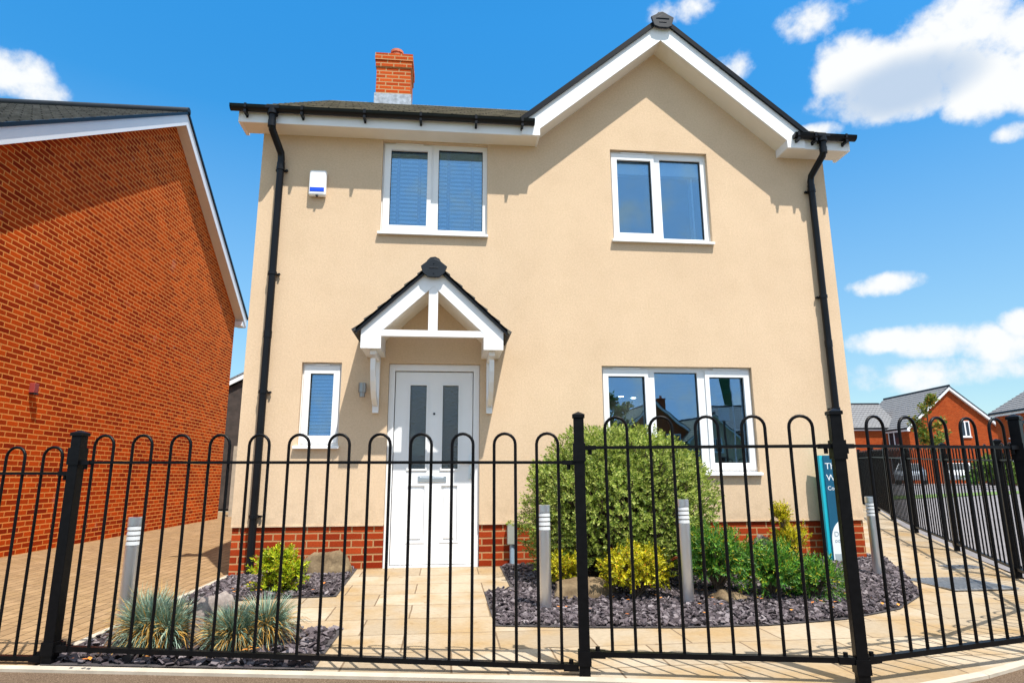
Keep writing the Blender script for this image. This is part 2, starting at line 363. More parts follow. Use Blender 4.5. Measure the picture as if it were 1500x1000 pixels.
# loose cloud field behind the viewer (seen only mirrored in the panes and as light)
sp = w_.n('ShaderNodeSeparateXYZ'); w_.l(d, sp.inputs[0])
bk = w_.n('ShaderNodeTexNoise', i_Scale=3.2, i_Detail=6.0, i_Roughness=.55); w_.l(d, bk.inputs['Vector'])
behind = w_.math('MULTIPLY', w_.math('SUBTRACT', bk.outputs['Fac'], .50), 4.0)
gate = w_.n('ShaderNodeMapRange', i_1=-.1, i_2=-.35, i_3=-1.5, i_4=0.0); w_.l(sp.outputs[1], gate.inputs[0])
dens = w_.math('MAXIMUM', dens, w_.math('ADD', behind, gate.outputs[0]))
# added bright broken cloud overhead, unseen above the frame, to lift the fill light
hi_ = w_.n('ShaderNodeMapRange', i_1=.72, i_2=.86, i_3=-1.6, i_4=.25); w_.l(sp.outputs[2], hi_.inputs[0])
over = w_.math('MULTIPLY', w_.math('SUBTRACT', bk.outputs['Fac'], .42), 4.0)
dens = w_.math('MAXIMUM', dens, w_.math('ADD', over, hi_.outputs[0]))
edge = w_.math('ADD', dens, w_.math('MULTIPLY', w_.math('SUBTRACT', nz.outputs['Fac'], .5), 2.9))
cov = w_.n('ShaderNodeMapRange', interpolation_type='SMOOTHSTEP', i_1=-.10, i_2=.85, i_3=0.0, i_4=1.0); w_.l(edge, cov.inputs[0])
# grey-blue thick middle with white fringe
nz2 = w_.n('ShaderNodeTexNoise', i_Scale=7.0, i_Detail=5.0); w_.l(d, nz2.inputs['Vector'])
cs = vm('SUBTRACT', d, tuple(Vector((.560,.672,.484)).normalized()))
cr_ = w_.math('ADD', w_.math('POWER', w_.math('DIVIDE', vm('DOT_PRODUCT', cs, (.757,-.652,0)), .085), 2.0), w_.math('POWER', w_.math('DIVIDE', vm('DOT_PRODUCT', cs, (-.31,-.37,.87)), .034), 2.0))
thick = w_.n('ShaderNodeMapRange', interpolation_type='SMOOTHSTEP', i_1=1.7, i_2=.25, i_3=0.0, i_4=1.0); w_.l(w_.math('ADD', cr_, w_.math('MULTIPLY', w_.math('SUBTRACT', nz2.outputs['Fac'], .5), 1.6)), thick.inputs[0])
lit_ = w_.n('ShaderNodeMapRange', i_1=.70, i_2=.88, i_3=0.0, i_4=1.0); w_.l(sp.outputs[2], lit_.inputs[0])  # makes the added overhead cloud brighter as fill
ccol = w_.mix(lit_.outputs[0], w_.mix(thick.outputs[0], (2.55,2.6,2.62), (1.42,1.75,2.2)), (5.6,5.5,5.2))
gr = w_.n('ShaderNodeMapRange', i_1=.12, i_2=.62, i_3=.60, i_4=.97); w_.l(sp.outputs[2], gr.inputs[0])
sg = w_.n('ShaderNodeVectorMath', operation='SCALE'); w_.l(hs.outputs[0], sg.inputs[0]); w_.l(gr.outputs[0], sg.inputs['Scale']); sg = w_.n('ShaderNodeVectorMath', operation='MULTIPLY'); w_.l(w_.t.nodes[-2].outputs[0], sg.inputs[0]); sg.inputs[1].default_value = (.98,1.05,.92)
hz_ = w_.n('ShaderNodeMapRange', i_1=0.0, i_2=.50, i_3=.58, i_4=0.0); w_.l(sp.outputs[2], hz_.inputs[0])
skyc = w_.mix(hz_.outputs[0], sg.outputs[0], (1.85,2.55,3.15))
sth = w_.n('ShaderNodeMapRange', interpolation_type='SMOOTHSTEP', i_1=.25, i_2=-.45, i_3=0.0, i_4=1.0); w_.l(sp.outputs[1], sth.inputs[0])   # the sunward half of the sky is hazier and brighter
dim = w_.n('ShaderNodeVectorMath', operation='SCALE'); w_.l(skyc, dim.inputs[0]); dim.inputs['Scale'].default_value = .735
skyc = w_.mix(sth.outputs[0], dim.outputs[0], (1.55,2.3,3.3))
fin = w_.mix(cov.outputs[0], skyc, ccol)
w_.l(fin, w_.bg.inputs[0]); w_.bg.inputs[1].default_value = .105

# ------------------------------------------------------------------ ground
def structure(o): o['kind'] = 'structure'; return o
KERB = [(-9,-2.02),(-2.8,-3.19),(-.99,-3.525),(.40,-3.785),(1.2,-3.965),(1.72,-4.10),(2.0,-4.07),(2.45,-3.93),(2.95,-3.72),(3.5,-3.42),(4.2,-2.95),(4.75,-2.3),(5.4,-1.2)]
structure(MB().add([(-400,-400,-.06),(400,-400,-.06),(400,400,-.06),(-400,400,-.06)],[(0,1,2,3)]).build('ground', M['earth']))
SIDE = [(4.30,-3.02),(5.215,-1.276),(6.40,1.16),(7.30,3.12),(8.54,5.31),(12.4,13.0)]
structure(sheet([(-2.6,-3.226),(-.99,-3.525),(.40,-3.785),(1.2,-3.965),(1.72,-4.10),(2.0,-4.07),(2.45,-3.93),(2.95,-3.72),(3.5,-3.42),(4.2,-2.95),(4.75,-2.3)]+[(x+.03,y) for x,y in SIDE[1:]]+[(4.6,13.0),(4.6,0.3),(-2.6,0.3)], .3, 0).build('path', M['paving']))
structure(MB().add([(-14,-1.1,0),(-9,-2.02,0),(-2.8,-3.19,0),(-2.62,-3.222,0),(-2.62,14,0),(-14,14,0)],[(0,1,2,3,4,5)]).build('driveway', M['drive']))
structure(MB().add([(x,y,-.012) for x,y in KERB]+[(5.4,-14,-.012),(-20,-14,-.012),(-20,0,-.012)],[tuple(range(len(KERB)+3))]).build('pavement', M['asphalt']))
m = MB()
for a, b in zip(KERB[:-1], KERB[1:]):
    a = Vector(a); b = Vector(b); t = (b-a).normalized(); nn = Vector((t.y,-t.x))*.042
    m.hexa([(*a,-.05),(*b,-.05),(*(b+nn),-.05),(*(a+nn),-.05),(*a,.012),(*b,.012),(*(b+nn),.004),(*(a+nn),.004)])
structure(m.build('kerb', M['kerb']))
m = MB()
m.box(-2.635,-2.585,-3.10,.30,-.05,.022); structure(m.build('path_edging', M['kerb']))
# estate road to the right, grass strip on it, lawn opposite
structure(sheet([(5.4,-1.2)]+[(x+.05,y) for x,y in SIDE[2:]]+[(18,24),(30,60),(90,60),(90,-40),(5.45,-40)], 3.0, -.03).build('road', M['road']))
sheet([(10.6,8.7),(22,14.8),(40,22),(40,23.6),(21.6,16.4),(10.2,10.1)], 1.0, -.015).build('grass_verge', M['lawn'], kind='structure')
structure(MB().add([(-60,-70,-.03),(60,-70,-.03),(60,-15,-.03),(-60,-15,-.03)],[(0,1,2,3)]).build('lawn', M['lawn']))

# slate beds: soil sheet + loose chips
def chips(poly, dens, seed, zmax=.03, size=(.022,.05)):
    rnd = random.Random(seed); m = MB(); xs = [p[0] for p in poly]; ys = [p[1] for p in poly]
    area = abs(sum(poly[i-1][0]*poly[i][1]-poly[i][0]*poly[i-1][1] for i in range(len(poly)))/2)
    k = 0; n = int(area*dens)
    while k < n:
        x = rnd.uniform(min(xs),max(xs)); y = rnd.uniform(min(ys),max(ys))
        if not all(inside((x+a_,y+b_), poly) for a_,b_ in ((.03,0),(-.03,0),(0,.03),(0,-.03))): continue
        k += 1; s = rnd.uniform(*size); e = rnd.uniform(.45,.9); th = rnd.uniform(.006,.014)
        rot = Matrix.Rotation(rnd.uniform(0,6.3),3,'Z') @ Matrix.Rotation(rnd.gauss(0,.42),3,'X') @ Matrix.Rotation(rnd.gauss(0,.42),3,'Y')
        nn = rnd.choice((5,5,6)); ring = []
        for j in range(nn):
            a = 6.283*j/nn+rnd.uniform(-.3,.3); rr = s*rnd.uniform(.75,1.1); ring.append((rr*math.cos(a), rr*e*math.sin(a)))
        z = gz(x,y)+.006+rnd.uniform(0,zmax)
        vs = [rot@Vector((p[0],p[1],-th/2))+Vector((x,y,z)) for p in ring]+[rot@Vector((p[0]*.92,p[1]*.92,th/2))+Vector((x,y,z)) for p in ring]
        m.add(vs, [tuple(range(nn-1,-1,-1)), tuple(range(nn,2*nn))]+[(j,(j+1)%nn,(j+1)%nn+nn,j+nn) for j in range(nn)])
    return m
BEDS = [([(-2.58,-3.20),(-2.58,-2.50),(-1.03,-2.50),(-1.04,-3.47)], 1), ([(-2.58,-1.50),(-2.58,.01),(-1.28,.01),(-1.26,-1.42)], 2),
        ([(.25,.01),(.25,-1.36),(0,-1.36),(.01,-2.56),(.6,-2.68),(1.27,-2.77),(1.9,-2.77),(2.53,-2.66),(3.16,-2.38),(3.72,-1.9),(4.25,-1.0),(4.72,-.1),(4.72,.5),(4.56,.5),(4.56,.01)], 3)]
for poly, sd_ in BEDS:
    structure(sheet(poly, .3, .008).build('soil', M['soil']))
    chips(poly, 2300 if sd_ != 1 else 1200, sd_, .03, (.010,.036) if sd_ != 1 else (.018,.044)).build('slate_chippings', M['chips'], kind='stuff')

# ------------------------------------------------------------------ roof courses
def tiled(A, along, slope, length, course, lift=.032):
    A = Vector(A); along = Vector(along); u = Vector(slope).normalized(); n = along.cross(u).normalized()
    if n.z < 0: n = -n
    m = MB(); k = int(math.ceil(length/course)); c = length/k
    for i in range(k):
        s0 = i*c - (.02 if i else 0); s1 = (i+1)*c
        p = [A+u*s0, A+u*s1, A+u*s1+along, A+u*s0+along]
        o0 = n*(lift+.004); o1 = n*.008
        m.hexa([p[0],p[3],p[2],p[1], p[0]+o0, p[3]+o0, p[2]+o1, p[1]+o1])
    return m

# ------------------------------------------------------------------ main house
H = thing('house', 'cream rendered two storey house with white front door, gabled canopy and red brick plinth', 'house', (0,0,0))
XL, XR = -2.62, 4.546
OPEN = [(-1.191,.101,3.894,5.09),(1.67,2.95,3.894,5.116),(1.464,3.317,1.061,2.302),(-1.992,-1.551,1.37,2.30),(-1.02,.021,.02,2.301)]
def wall_with_holes(m, x0, x1, z0, z1, y, holes, depth):
    xs = sorted({x0,x1}|{h[i] for h in holes for i in (0,1)}); zs = sorted({z0,z1}|{v for h in holes for v in h[2:] if z0 < v < z1})
    for a, b in zip(xs[:-1], xs[1:]):
        for c, d_ in zip(zs[:-1], zs[1:]):
            mx, mz = (a+b)/2, (c+d_)/2
            if any(h[0]<mx<h[1] and h[2]<mz<h[3] for h in holes): continue
            m.add([(a,y,c),(b,y,c),(b,y,d_),(a,y,d_)], [(0,1,2,3)])
    for h in holes:
        a, b, c, d_ = h; c = max(c, z0); d_ = min(d_, z1)
        m.add([(a,y,c),(a,y+depth,c),(a,y+depth,d_),(a,y,d_)], [(0,1,2,3)])
        m.add([(b,y,c),(b,y,d_),(b,y+depth,d_),(b,y+depth,c)], [(0,1,2,3)])
        m.add([(a,y,d_),(a,y+depth,d_),(b,y+depth,d_),(b,y,d_)], [(0,1,2,3)])
        if h[2] > z0: m.add([(a,y,c),(b,y,c),(b,y+depth,c),(a,y+depth,c)], [(0,1,2,3)])
m = MB()
wall_with_holes(m, XL, XR, .51, 5.30, 0, OPEN, .16)
m.add([(.45,0,5.30),(4.22,0,5.30),(2.335,0,6.75)], [(0,1,2)])
YB = 7.4
m.add([(XL,0,.51),(XL,0,5.3),(XL,YB,5.3),(XL,YB,.51)], [(0,1,2,3)]); m.add([(XL,0,5.3),(XL,3.6,7.75),(XL,YB,5.3)], [(0,1,2)])
m.add([(XR,0,.51),(XR,YB,.51),(XR,YB,5.3),(XR,0,5.3)], [(0,1,2,3)]); m.add([(XR,0,5.3),(XR,YB,5.3),(XR,3.6,7.75)], [(0,1,2)])
m.add([(XL,YB,.51),(XL,YB,5.3),(XR,YB,5.3),(XR,YB,.51)], [(0,1,2,3)])
m.box(XL,-1.022,-.006,.02,.505,.522); m.box(.023,XR,-.006,.02,.505,.522)      # bellcast drip bead
m.build('wall', M['render'], H)
m = MB(); 
for a, b in ((XL+.012,-1.022),(.023,XR-.012)):
    m.box(a, b, .014, .2, -.2, .507)
m.box(XL+.012, XL+.2, .2, YB, -.2, .507); m.box(XR-.2, XR-.012, .2, YB, -.2, .507)
m.build('plinth', M['plinth'], H)
# interior: floors, partition and back so that the rooms are dim
m = MB(); m.box(XL+.05,XR-.05,.165,YB-.1,2.42,2.52); m.box(XL+.05,XR-.05,.165,YB-.1,5.2,5.24); m.box(XL+.05,XR-.05,.165,YB-.1,0,.05)
m.box(.55,.65,.17,YB-.1,.05,2.42); m.box(.75,.85,.17,YB-.1,2.52,5.2); m.box(XL+.05,XR-.05,4.2,4.3,.05,2.42); m.box(XL+.05,XR-.05,3.4,3.5,2.52,5.2)
m.box(-1.45,-1.35,.17,YB-.1,.05,2.42)
m.build('inner_wall', M['interior'], H)
for x, y in ((2.74,3.79),(3.02,3.98)):
    m = MB(); m.cyl((x,y), .04, 2.412, 2.418, 16); o = m.build('ceiling_light', M['lampglow'], H)

def window(x0,x1,z0,z1,panes,sill,glass='glass'):
    cols = [x0]+[(panes[i][1]+panes[i+1][0])/2 for i in range(len(panes)-1)]+[x1]
    fr = MB()
    for i, (a,b,c,d_,sash) in enumerate(panes):
        l, r_ = cols[i]+.0005, cols[i+1]-.0005
        y0, y1 = .058, .128
        fr.box(l,a,y0,y1,z0,z1); fr.box(b,r_,y0,y1,z0,z1); fr.box(a,b,y0,y1,d_,z1); fr.box(a,b,y0,y1,z0,c)
        if sash:
            e = .022; y2 = .040
            L, Rr, T, B = l+e, r_-e, z1-.035, z0+.03
            fr.box(L,a+.004,y2,y0-.001,B,T); fr.box(b-.004,Rr,y2,y0-.001,B,T); fr.box(a+.004,b-.004,y2,y0-.001,d_-.004,T); fr.box(a+.004,b-.004,y2,y0-.001,B,c+.004)
            fr.box((a+b)/2-.17 if b-a > .4 else a+.05, (a+b)/2+.17 if b-a > .4 else b-.05, .036, .041, z1-.033, z1-.012)
        g = .006
    W_ = fr.build('window', M['white'], H)
    for a,b,c,d_,sash in panes:
        MB().box(a,b,.095,.101,c,d_).build('pane', M[glass], W_)
        g = .007; k_ = MB(); k_.box(a,a+g,.080,.094,c,d_); k_.box(b-g,b,.080,.094,c,d_); k_.box(a+g,b-g,.080,.094,d_-g,d_); k_.box(a+g,b-g,.080,.094,c,c+g); k_.build('gasket', M['rubber'], W_)
    s = MB(); s.hexa([(sill[0],-.05,z0-.040),(sill[1],-.05,z0-.040),(sill[1],.056,z0-.030),(sill[0],.056,z0-.030),(sill[0],-.05,z0-.010),(sill[1],-.05,z0-.010),(sill[1],.056,z0+.004),(sill[0],.056,z0+.004)])
    s.build('sill', M['white'], W_, bevel=.004)
    return W_
w1 = window(-1.191,.101,3.894,5.098,[(-1.095,-.639,4.0,5.0,1),(-.505,.044,3.962,5.032,0)],(-1.215,.108))
w2 = window(1.67,2.95,3.894,5.116,[(1.76,2.215,4.0,5.005,1),(2.334,2.878,3.948,5.032,0)],(1.648,2.96))
w3 = window(1.464,3.317,1.061,2.302,[(1.546,1.998,1.165,2.19,1),(2.117,2.65,1.119,2.238,0),(2.79,3.232,1.165,2.19,1)],(1.44,3.335))
w4 = window(-1.992,-1.551,1.37,2.30,[(-1.903,-1.638,1.475,2.183,1)],(-2.03,-1.535))
def blind(W_, a, b, c, d_, pitch_, slat, tapes, head=True):
    m = MB(); z = c+.02
    while z < d_-.02:
        dy, dz = slat*.42/2, slat*.90/2
        y = .150
        m.add([(a,y-dy,z-dz),(b,y-dy,z-dz),(b,y+dy,z+dz),(a,y+dy,z+dz)],[(0,1,2,3)])
        m.add([(a,y-dy,z-dz+.002),(b,y-dy,z-dz+.002),(b,y+dy,z+dz+.002),(a,y+dy,z+dz+.002)],[(0,1,2,3)])
        z += pitch_
    m.build('blind', M['blind'], W_)
    if tapes:
        t = MB()
        for x in tapes: t.box(x-.02,x+.02,.124,.126,c,d_)
        t.build('blind_tape', M['dark_in'], W_)
    if head: MB().box(a,b,.13,.19,d_-.09,d_+.02).build('blind_head', M['blindhead'], W_)
blind(w1,-1.12,-.60,3.96,5.02,.054,.036,[-1.0,-.74]); blind(w1,-.53,.07,3.95,5.04,.054,.036,[-.38,-.08])
blind(w4,-1.93,-1.61,1.44,2.2,.040,.024,[],False)
MB().box(1.72,2.90,.16,.24,4.86,5.06).build('roller_blind', M['blind'], w2)
MB().box(2.795,2.815,.20,.30,3.93,5.05).build('curtain', M['blind'], w2)

# front door
m = MB(); m.box(-1.018,-.952,.045,.135,.055,2.299); m.box(-.05,.019,.045,.135,.055,2.299); m.box(-.952,-.05,.045,.135,2.222,2.299); m.box(-1.018,.019,.02,.135,.03,.055); m.box(-.952,-.05,.06,.135,.055,.082)
df = m.build('door_frame', M['white'], H, bevel=.003)
m = MB(); XS = [-.944,-.775,-.588,-.402,-.222,-.058]
Z0, Z1, ZA, ZB, ZC, ZD = .09, 2.212, 1.113, 2.058, .325, .925
y0, y1 = .075, .12
for i, (a,b) in enumerate(zip(XS[:-1], XS[1:])):
    if i in (1,3):
        m.box(a,b,y0,y1,ZB,Z1); m.box(a,b,y0,y1,ZD,ZA); m.box(a,b,y0,y1,Z0,ZC); m.box(a,b,y0+.012,y1,ZC,ZD)
        m.box(a+.03,b-.03,y0+.002,y0+.012,ZC+.035,ZD-.035)
        g = .02
        for (p,q_,r_,s_) in ((a-g,a,ZA-g,ZB+g),(b,b+g,ZA-g,ZB+g),(a,b,ZB,ZB+g),(a,b,ZA-g,ZA)): m.box(p,q_,y0-.012,y0-.0005,r_,s_)
        g = .014
        for (p,q_,r_,s_) in ((a-g,a,ZC-g,ZD+g),(b,b+g,ZC-g,ZD+g),(a,b,ZD,ZD+g),(a,b,ZC-g,ZC)): m.box(p,q_,y0-.005,y0-.0005,r_,s_)
    else: m.box(a,b,y0,y1,Z0,Z1)
door = m.build('door', M['white'], H)
for a,b in ((XS[1],XS[2]),(XS[3],XS[4])): MB().box(a,b,.09,.10,ZA,ZB).build('glass_panel', M['frosted'], door)
m = MB(); m.box(-.666,-.348,.066,.074,.966,1.036); m.box(-.64,-.374,.061,.067,.985,1.018); m.build('letterbox', M['steel'], door, bevel=.003)
m = MB(); m.box(-.098,-.066,.064,.074,1.0,1.26); m.tube([(-.082,.066,1.17),(-.082,.03,1.17),(-.10,.022,1.17),(-.20,.022,1.168)], .010, 8); m.cyl((-.082,.06),.008,1.04,1.06,8); m.build('handle', M['steel'], door)
m = MB(); m.tube([(-.498,.078,1.73),(-.498,.066,1.73)], .013, 12); m.build('spyhole', M['black'], door)

# eaves
FZ = 5.10
for a, b, c, d_ in ((-2.84,.70,-2.84,-2.80),(3.925,4.765,4.725,4.765)):
    m = MB(); m.box(a,b,-.265,-.245,FZ,5.26); m.box(c,d_,-.245,.05,FZ+.002,5.24); m.build('fascia', M['white'], H)
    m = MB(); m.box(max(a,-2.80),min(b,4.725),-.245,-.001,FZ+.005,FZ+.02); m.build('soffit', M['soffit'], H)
# gable verge
CX = 2.335; S = .842
lo = lambda x: 6.53-S*abs(x-2.32); hi = lambda x: 6.815-S*abs(x-2.34)
m = MB(); m.prism_y([(2.32,6.53),(.725,lo(.725)),(.725,5.095),(.50,5.095),(.50,hi(.50)),(2.34,6.815)], -.292,-.268)
m.prism_y([(2.32,6.53),(2.34,6.815),(4.14,hi(4.14)),(4.14,5.20),(4.14,5.095),(3.905,5.095),(3.905,lo(3.905))], -.292,-.268)
m.box(.70,.725,-.268,-.001,5.10,5.25); m.box(3.905,3.925,-.268,-.001,5.10,5.25)
m.build('bargeboard', M['white'], H)
m = MB()
for x0,x1 in ((.725,2.32),(2.32,3.905)):
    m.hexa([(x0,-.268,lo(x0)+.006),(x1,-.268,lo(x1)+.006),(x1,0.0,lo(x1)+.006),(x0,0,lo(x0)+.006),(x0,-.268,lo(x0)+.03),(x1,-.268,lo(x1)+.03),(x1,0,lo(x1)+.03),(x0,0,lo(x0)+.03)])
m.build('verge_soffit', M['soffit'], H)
rf = MB()
for xa, xb, ya in ((XL+.03,.62,-.31),(.62,4.10,.35),(4.10,XR+.03,-.31)):
    t_ = (ya+.31)/3.91
    ms = tiled((xa,ya,5.268+2.575*t_),(xb-xa,0,0),(0,3.91,2.575),4.682*(1-t_),.30 if t_ == 0 else .295); rf.add(ms.v, ms.f)
ms = tiled((XL+.03,7.51,5.268),(XR-XL-.0,0,0),(0,-3.91,2.575),4.682,.30); rf.add(ms.v, ms.f)
ang = math.atan(S); L_ = 1.86/math.cos(ang)
ms = tiled((.48,-.315,hi(.48)+.02),(0,2.7,0),(1,0,S),L_,.30); rf.add(ms.v, ms.f)
ms = tiled((4.20,-.315,hi(4.20)+.02),(0,2.7,0),(-1,0,S),L_,.30); rf.add(ms.v, ms.f)
roof = rf.build('roof', M['tile'], H)
m = MB()
m.prism_y([(2.34,6.80),(.46,hi(.46)-.015),(.46,hi(.46)+.062),(2.34,6.877)], -.325,-.2925); m.prism_y([(2.34,6.80),(2.34,6.877),(4.22,hi(4.22)+.062),(4.22,hi(4.22)-.015)], -.325,-.2925)
k = 0
m.build('verge_strip', M['black'], roof)
m = MB(); m.prism_y([(2.19,6.825),(2.225,6.70),(2.29,6.675),(2.40,6.675),(2.455,6.70),(2.49,6.825),(2.34,6.905)], -.36,-.327)
m.prism_y([(2.25,6.80),(2.34,6.86),(2.43,6.80)], -.368,-.36); m.box(2.29,2.39,-.366,-.36,6.745,6.752)
m.build('ridge_end_cap', M['ridge'], roof, bevel=.008)
m = MB(); m.tube([(2.34,-.34,6.83),(2.34,2.2,6.83)], .09, 10); m.tube([(XL+.04,3.6,7.81),(XR+.05,3.6,7.81)], .06, 10); m.build('ridge_cap', M['tile'], roof)
# chimney
m = MB(); m.box(-1.752,-1.128,3.30,3.90,7.2,8.43); m.box(-1.770,-1.11,3.28,3.92,8.43,8.56); m.box(-1.785,-1.095,3.265,3.935,8.56,8.70)
ch = m.build('chimney', brick_mat('chimney_brick', (.36,.045,.008), (.52,.085,.015), (.45,.26,.13), ms=.012, off=(.04,.05)), H)
m = MB(); m.cyl((-1.42,3.6),.13,8.70,8.92,20,.10); m.cyl((-1.42,3.6),.122,8.92,8.97,20); m.build('chimney_pot', M['terracotta'], ch)
m = MB(); m.box(-1.775,-1.105,3.280,3.30,7.50,7.88); m.box(-1.775,-1.752,3.30,3.9,7.55,7.88); m.box(-1.128,-1.105,3.30,3.9,7.55,7.88); m.hexa([(-1.84,3.10,7.52),(-1.04,3.10,7.52),(-1.04,3.28,7.63),(-1.84,3.28,7.63),(-1.84,3.10,7.54),(-1.04,3.10,7.54),(-1.04,3.28,7.66),(-1.84,3.28,7.66)])
m.build('lead_flashing', M['lead'], ch)
# gutters and downpipes
def gutter(x0, x1, brk, outlet):
    m = MB(); n = 10; yc, zc, r = -.320, 5.262, .052
    prof = [(yc+r*math.cos(math.pi+math.pi*k/n), zc+r*math.sin(math.pi+math.pi*k/n)*1.05) for k in range(n+1)]
    prof = [(prof[0][0]-.004,prof[0][1]+.008)]+prof
    inner = [(yc+(p[0]-yc)*.9, zc+(p[1]-zc)*.9) for p in prof]
    for pr_ in (prof, inner):
        k = len(pr_)
        m.add([(x0,*p) for p in pr_]+[(x1,*p) for p in pr_], [(i,i+1,i+1+k,i+k) for i in range(k-1)], True)
    for x in (x0,x1-.012):
        m.prism_x(prof, x, x+.012)
    m.add([(x0,*prof[0]),(x1,*prof[0]),(x1,*inner[0]),(x0,*inner[0])],[(0,1,2,3)])
    m.cyl((outlet,yc),.062,zc-.085,zc-.02,14); m.box(outlet-.08,outlet+.08,yc-.058,yc+.054,zc-.03,zc+.006)
    o = m.build('gutter', M['black'], H)
    for x in brk:
        b = MB(); b.box(x-.014,x+.014,yc-.064,yc-.058,zc-.04,zc+.014); b.box(x-.014,x+.014,yc-.06,-.268,zc-.10,zc-.064); b.box(x-.011,x+.011,-.285,-.267,zc-.11,zc-.09); b.build('gutter_bracket', M['black'], o)
gutter(-2.92,.655,[-2.74,-2.1,-1.38,-.72,-.06,.5],-2.44); gutter(3.98,4.81,[4.02,4.25,4.66],4.36)
def downpipe(xo, x, brs):
    m = MB(); r = .042
    m.tube([(xo,-.32,5.20),(xo,-.32,5.06),(xo+(x-xo)*.06,-.30,5.00),(x-(x-xo)*.06,-.085,4.82),(x,-.065,4.75),(x,-.065,.02)], r, 14)
    for z in (5.06,4.66,2.6): m.tube([(xo if z>5 else x,-.32 if z>5 else -.065,z-.04),(xo if z>5 else x,-.32 if z>5 else -.065,z+.04)], r+.004, 14)
    o = m.build('downpipe', M['black'], H)
    for z in brs:
        b = MB(); b.tube([(x,-.065,z-.018),(x,-.065,z+.018)], r+.008, 14); b.box(x-.066,x+.066,-.03,-.002,z-.010,z+.010); s_ = 1 if x < 0 else -1
        b.tube([(x+s_*.068,-.02,z),(x+s_*.068,-.045,z)], .012, 8); b.build('pipe_bracket', M['black'], o)
downpipe(-2.44,-2.375,[4.62,3.32,1.95,.62]); downpipe(4.36,4.305,[4.62,3.2,1.8,.62])

# porch canopy
PX = -.52
pl = lambda x: 3.06-.94*abs(x-PX); ph = lambda x: 3.292-.94*abs(x-PX)
P = MB()
P.prism_y([(PX,pl(PX)),(-1.063,pl(-1.063)),(-1.063,2.36),(-1.276,2.36),(-1.276,ph(-1.276)),(PX,ph(PX))], -.565,-.54)
P.prism_y([(PX,pl(PX)),(PX,ph(PX)),(.245,ph(.245)),(.245,2.36),(.032,2.36),(.032,pl(.032))], -.565,-.54)
P.box(-1.070,.04,-.562,-.50,2.497,2.565); P.box(-.568,-.468,-.560,-.51,2.565,3.08)
for a,b in ((-1.272,-1.067),(.036,.241)): P.box(a,b,-.54,-.001,2.363,2.56)
porch = P.build('porch_canopy', M['white'], H)
m = MB()
for sgn in (-1,1):
    for k in range(6):
        y0_, y1_ = -.54+.09*k, -.54+.09*(k+1)-.005
        for aa, bb, in ((PX+sgn*.0, PX+sgn*.56),):
            m.hexa([(aa,y0_,pl(aa)+.01),(bb,y0_,pl(bb)+.01),(bb,y1_,pl(bb)+.01),(aa,y1_,pl(aa)+.01),(aa,y0_,pl(aa)+.03),(bb,y0_,pl(bb)+.03),(bb,y1_,pl(bb)+.03),(aa,y1_,pl(aa)+.03)])
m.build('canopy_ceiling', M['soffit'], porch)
m = MB(); pa = math.atan(.94); Lp = .83/math.cos(pa)
ms = tiled((PX-.83,-.60,ph(PX-.83)+.015),(0,.598,0),(1,0,.94),Lp,.19,.034); m.add(ms.v, ms.f)
ms = tiled((PX+.83,-.60,ph(PX+.83)+.015),(0,.598,0),(-1,0,.94),Lp,.19,.034); m.add(ms.v, ms.f)
m.build('canopy_tiles', tile_mat('canopy_tile', (.05,.05,.05), (.09,.085,.08)), porch)
m = MB(); m.prism_y([(PX,3.28),(PX-.81,ph(PX-.81)-.02),(PX-.81,ph(PX-.81)+.045),(PX,3.337)], -.60,-.566); m.prism_y([(PX,3.28),(PX,3.337),(PX+.81,ph(PX+.81)+.045),(PX+.81,ph(PX+.81)-.02)], -.60,-.566)
m.build('verge_strip', M['black'], porch)
m = MB(); m.prism_y([(PX-.14,3.265),(PX-.115,3.19),(PX-.06,3.145),(PX+.06,3.145),(PX+.115,3.19),(PX+.145,3.265),(PX+.07,3.325),(PX,3.355),(PX-.07,3.325)], -.64,-.602)
for z in (3.30,3.19): m.tube([(PX,-.646,z),(PX,-.64,z)], .008, 8)
m.box(PX-.05,PX+.05,-.645,-.64,3.243,3.25); m.tube([(PX,-.61,3.30),(PX,-.002,3.30)], .085, 10)
m.build('ridge_end_cap', M['ridge'], porch, bevel=.006)
for x in (-1.152,.128):
    m = MB(); w2_ = .034
    m.box(x-w2_,x+w2_,-.045,-.001,1.725,2.362); m.box(x-w2_,x+w2_,-.48,-.045,2.31,2.362)
    pts = [(-.045,1.83)]+[(-.045-.40*math.sin(t),1.83+.48*(1-math.cos(t))*1.0) for t in (.3,.6,.9,1.2,1.45)]
    outer = pts; inner = [(y-.05*0-.0, z) for y,z in pts]
    poly = [(-.045,1.80)]+[(-.045-.41*math.sin(t),2.31-.51*math.cos(t)) for t in (.25,.5,.75,1.0,1.25,1.5)]+[(-.045-.33*math.sin(t),2.31-.43*math.cos(t)) for t in (1.5,1.25,1.0,.75,.5,.25)]+[(-.045,1.88)]
    m.prism_x(poly, x-w2_*.8, x+w2_*.8); m.tube([(x,-.052,1.77),(x,-.045,1.77)], .012, 8)
    m.build('canopy_bracket', M['white'], porch, bevel=.004)

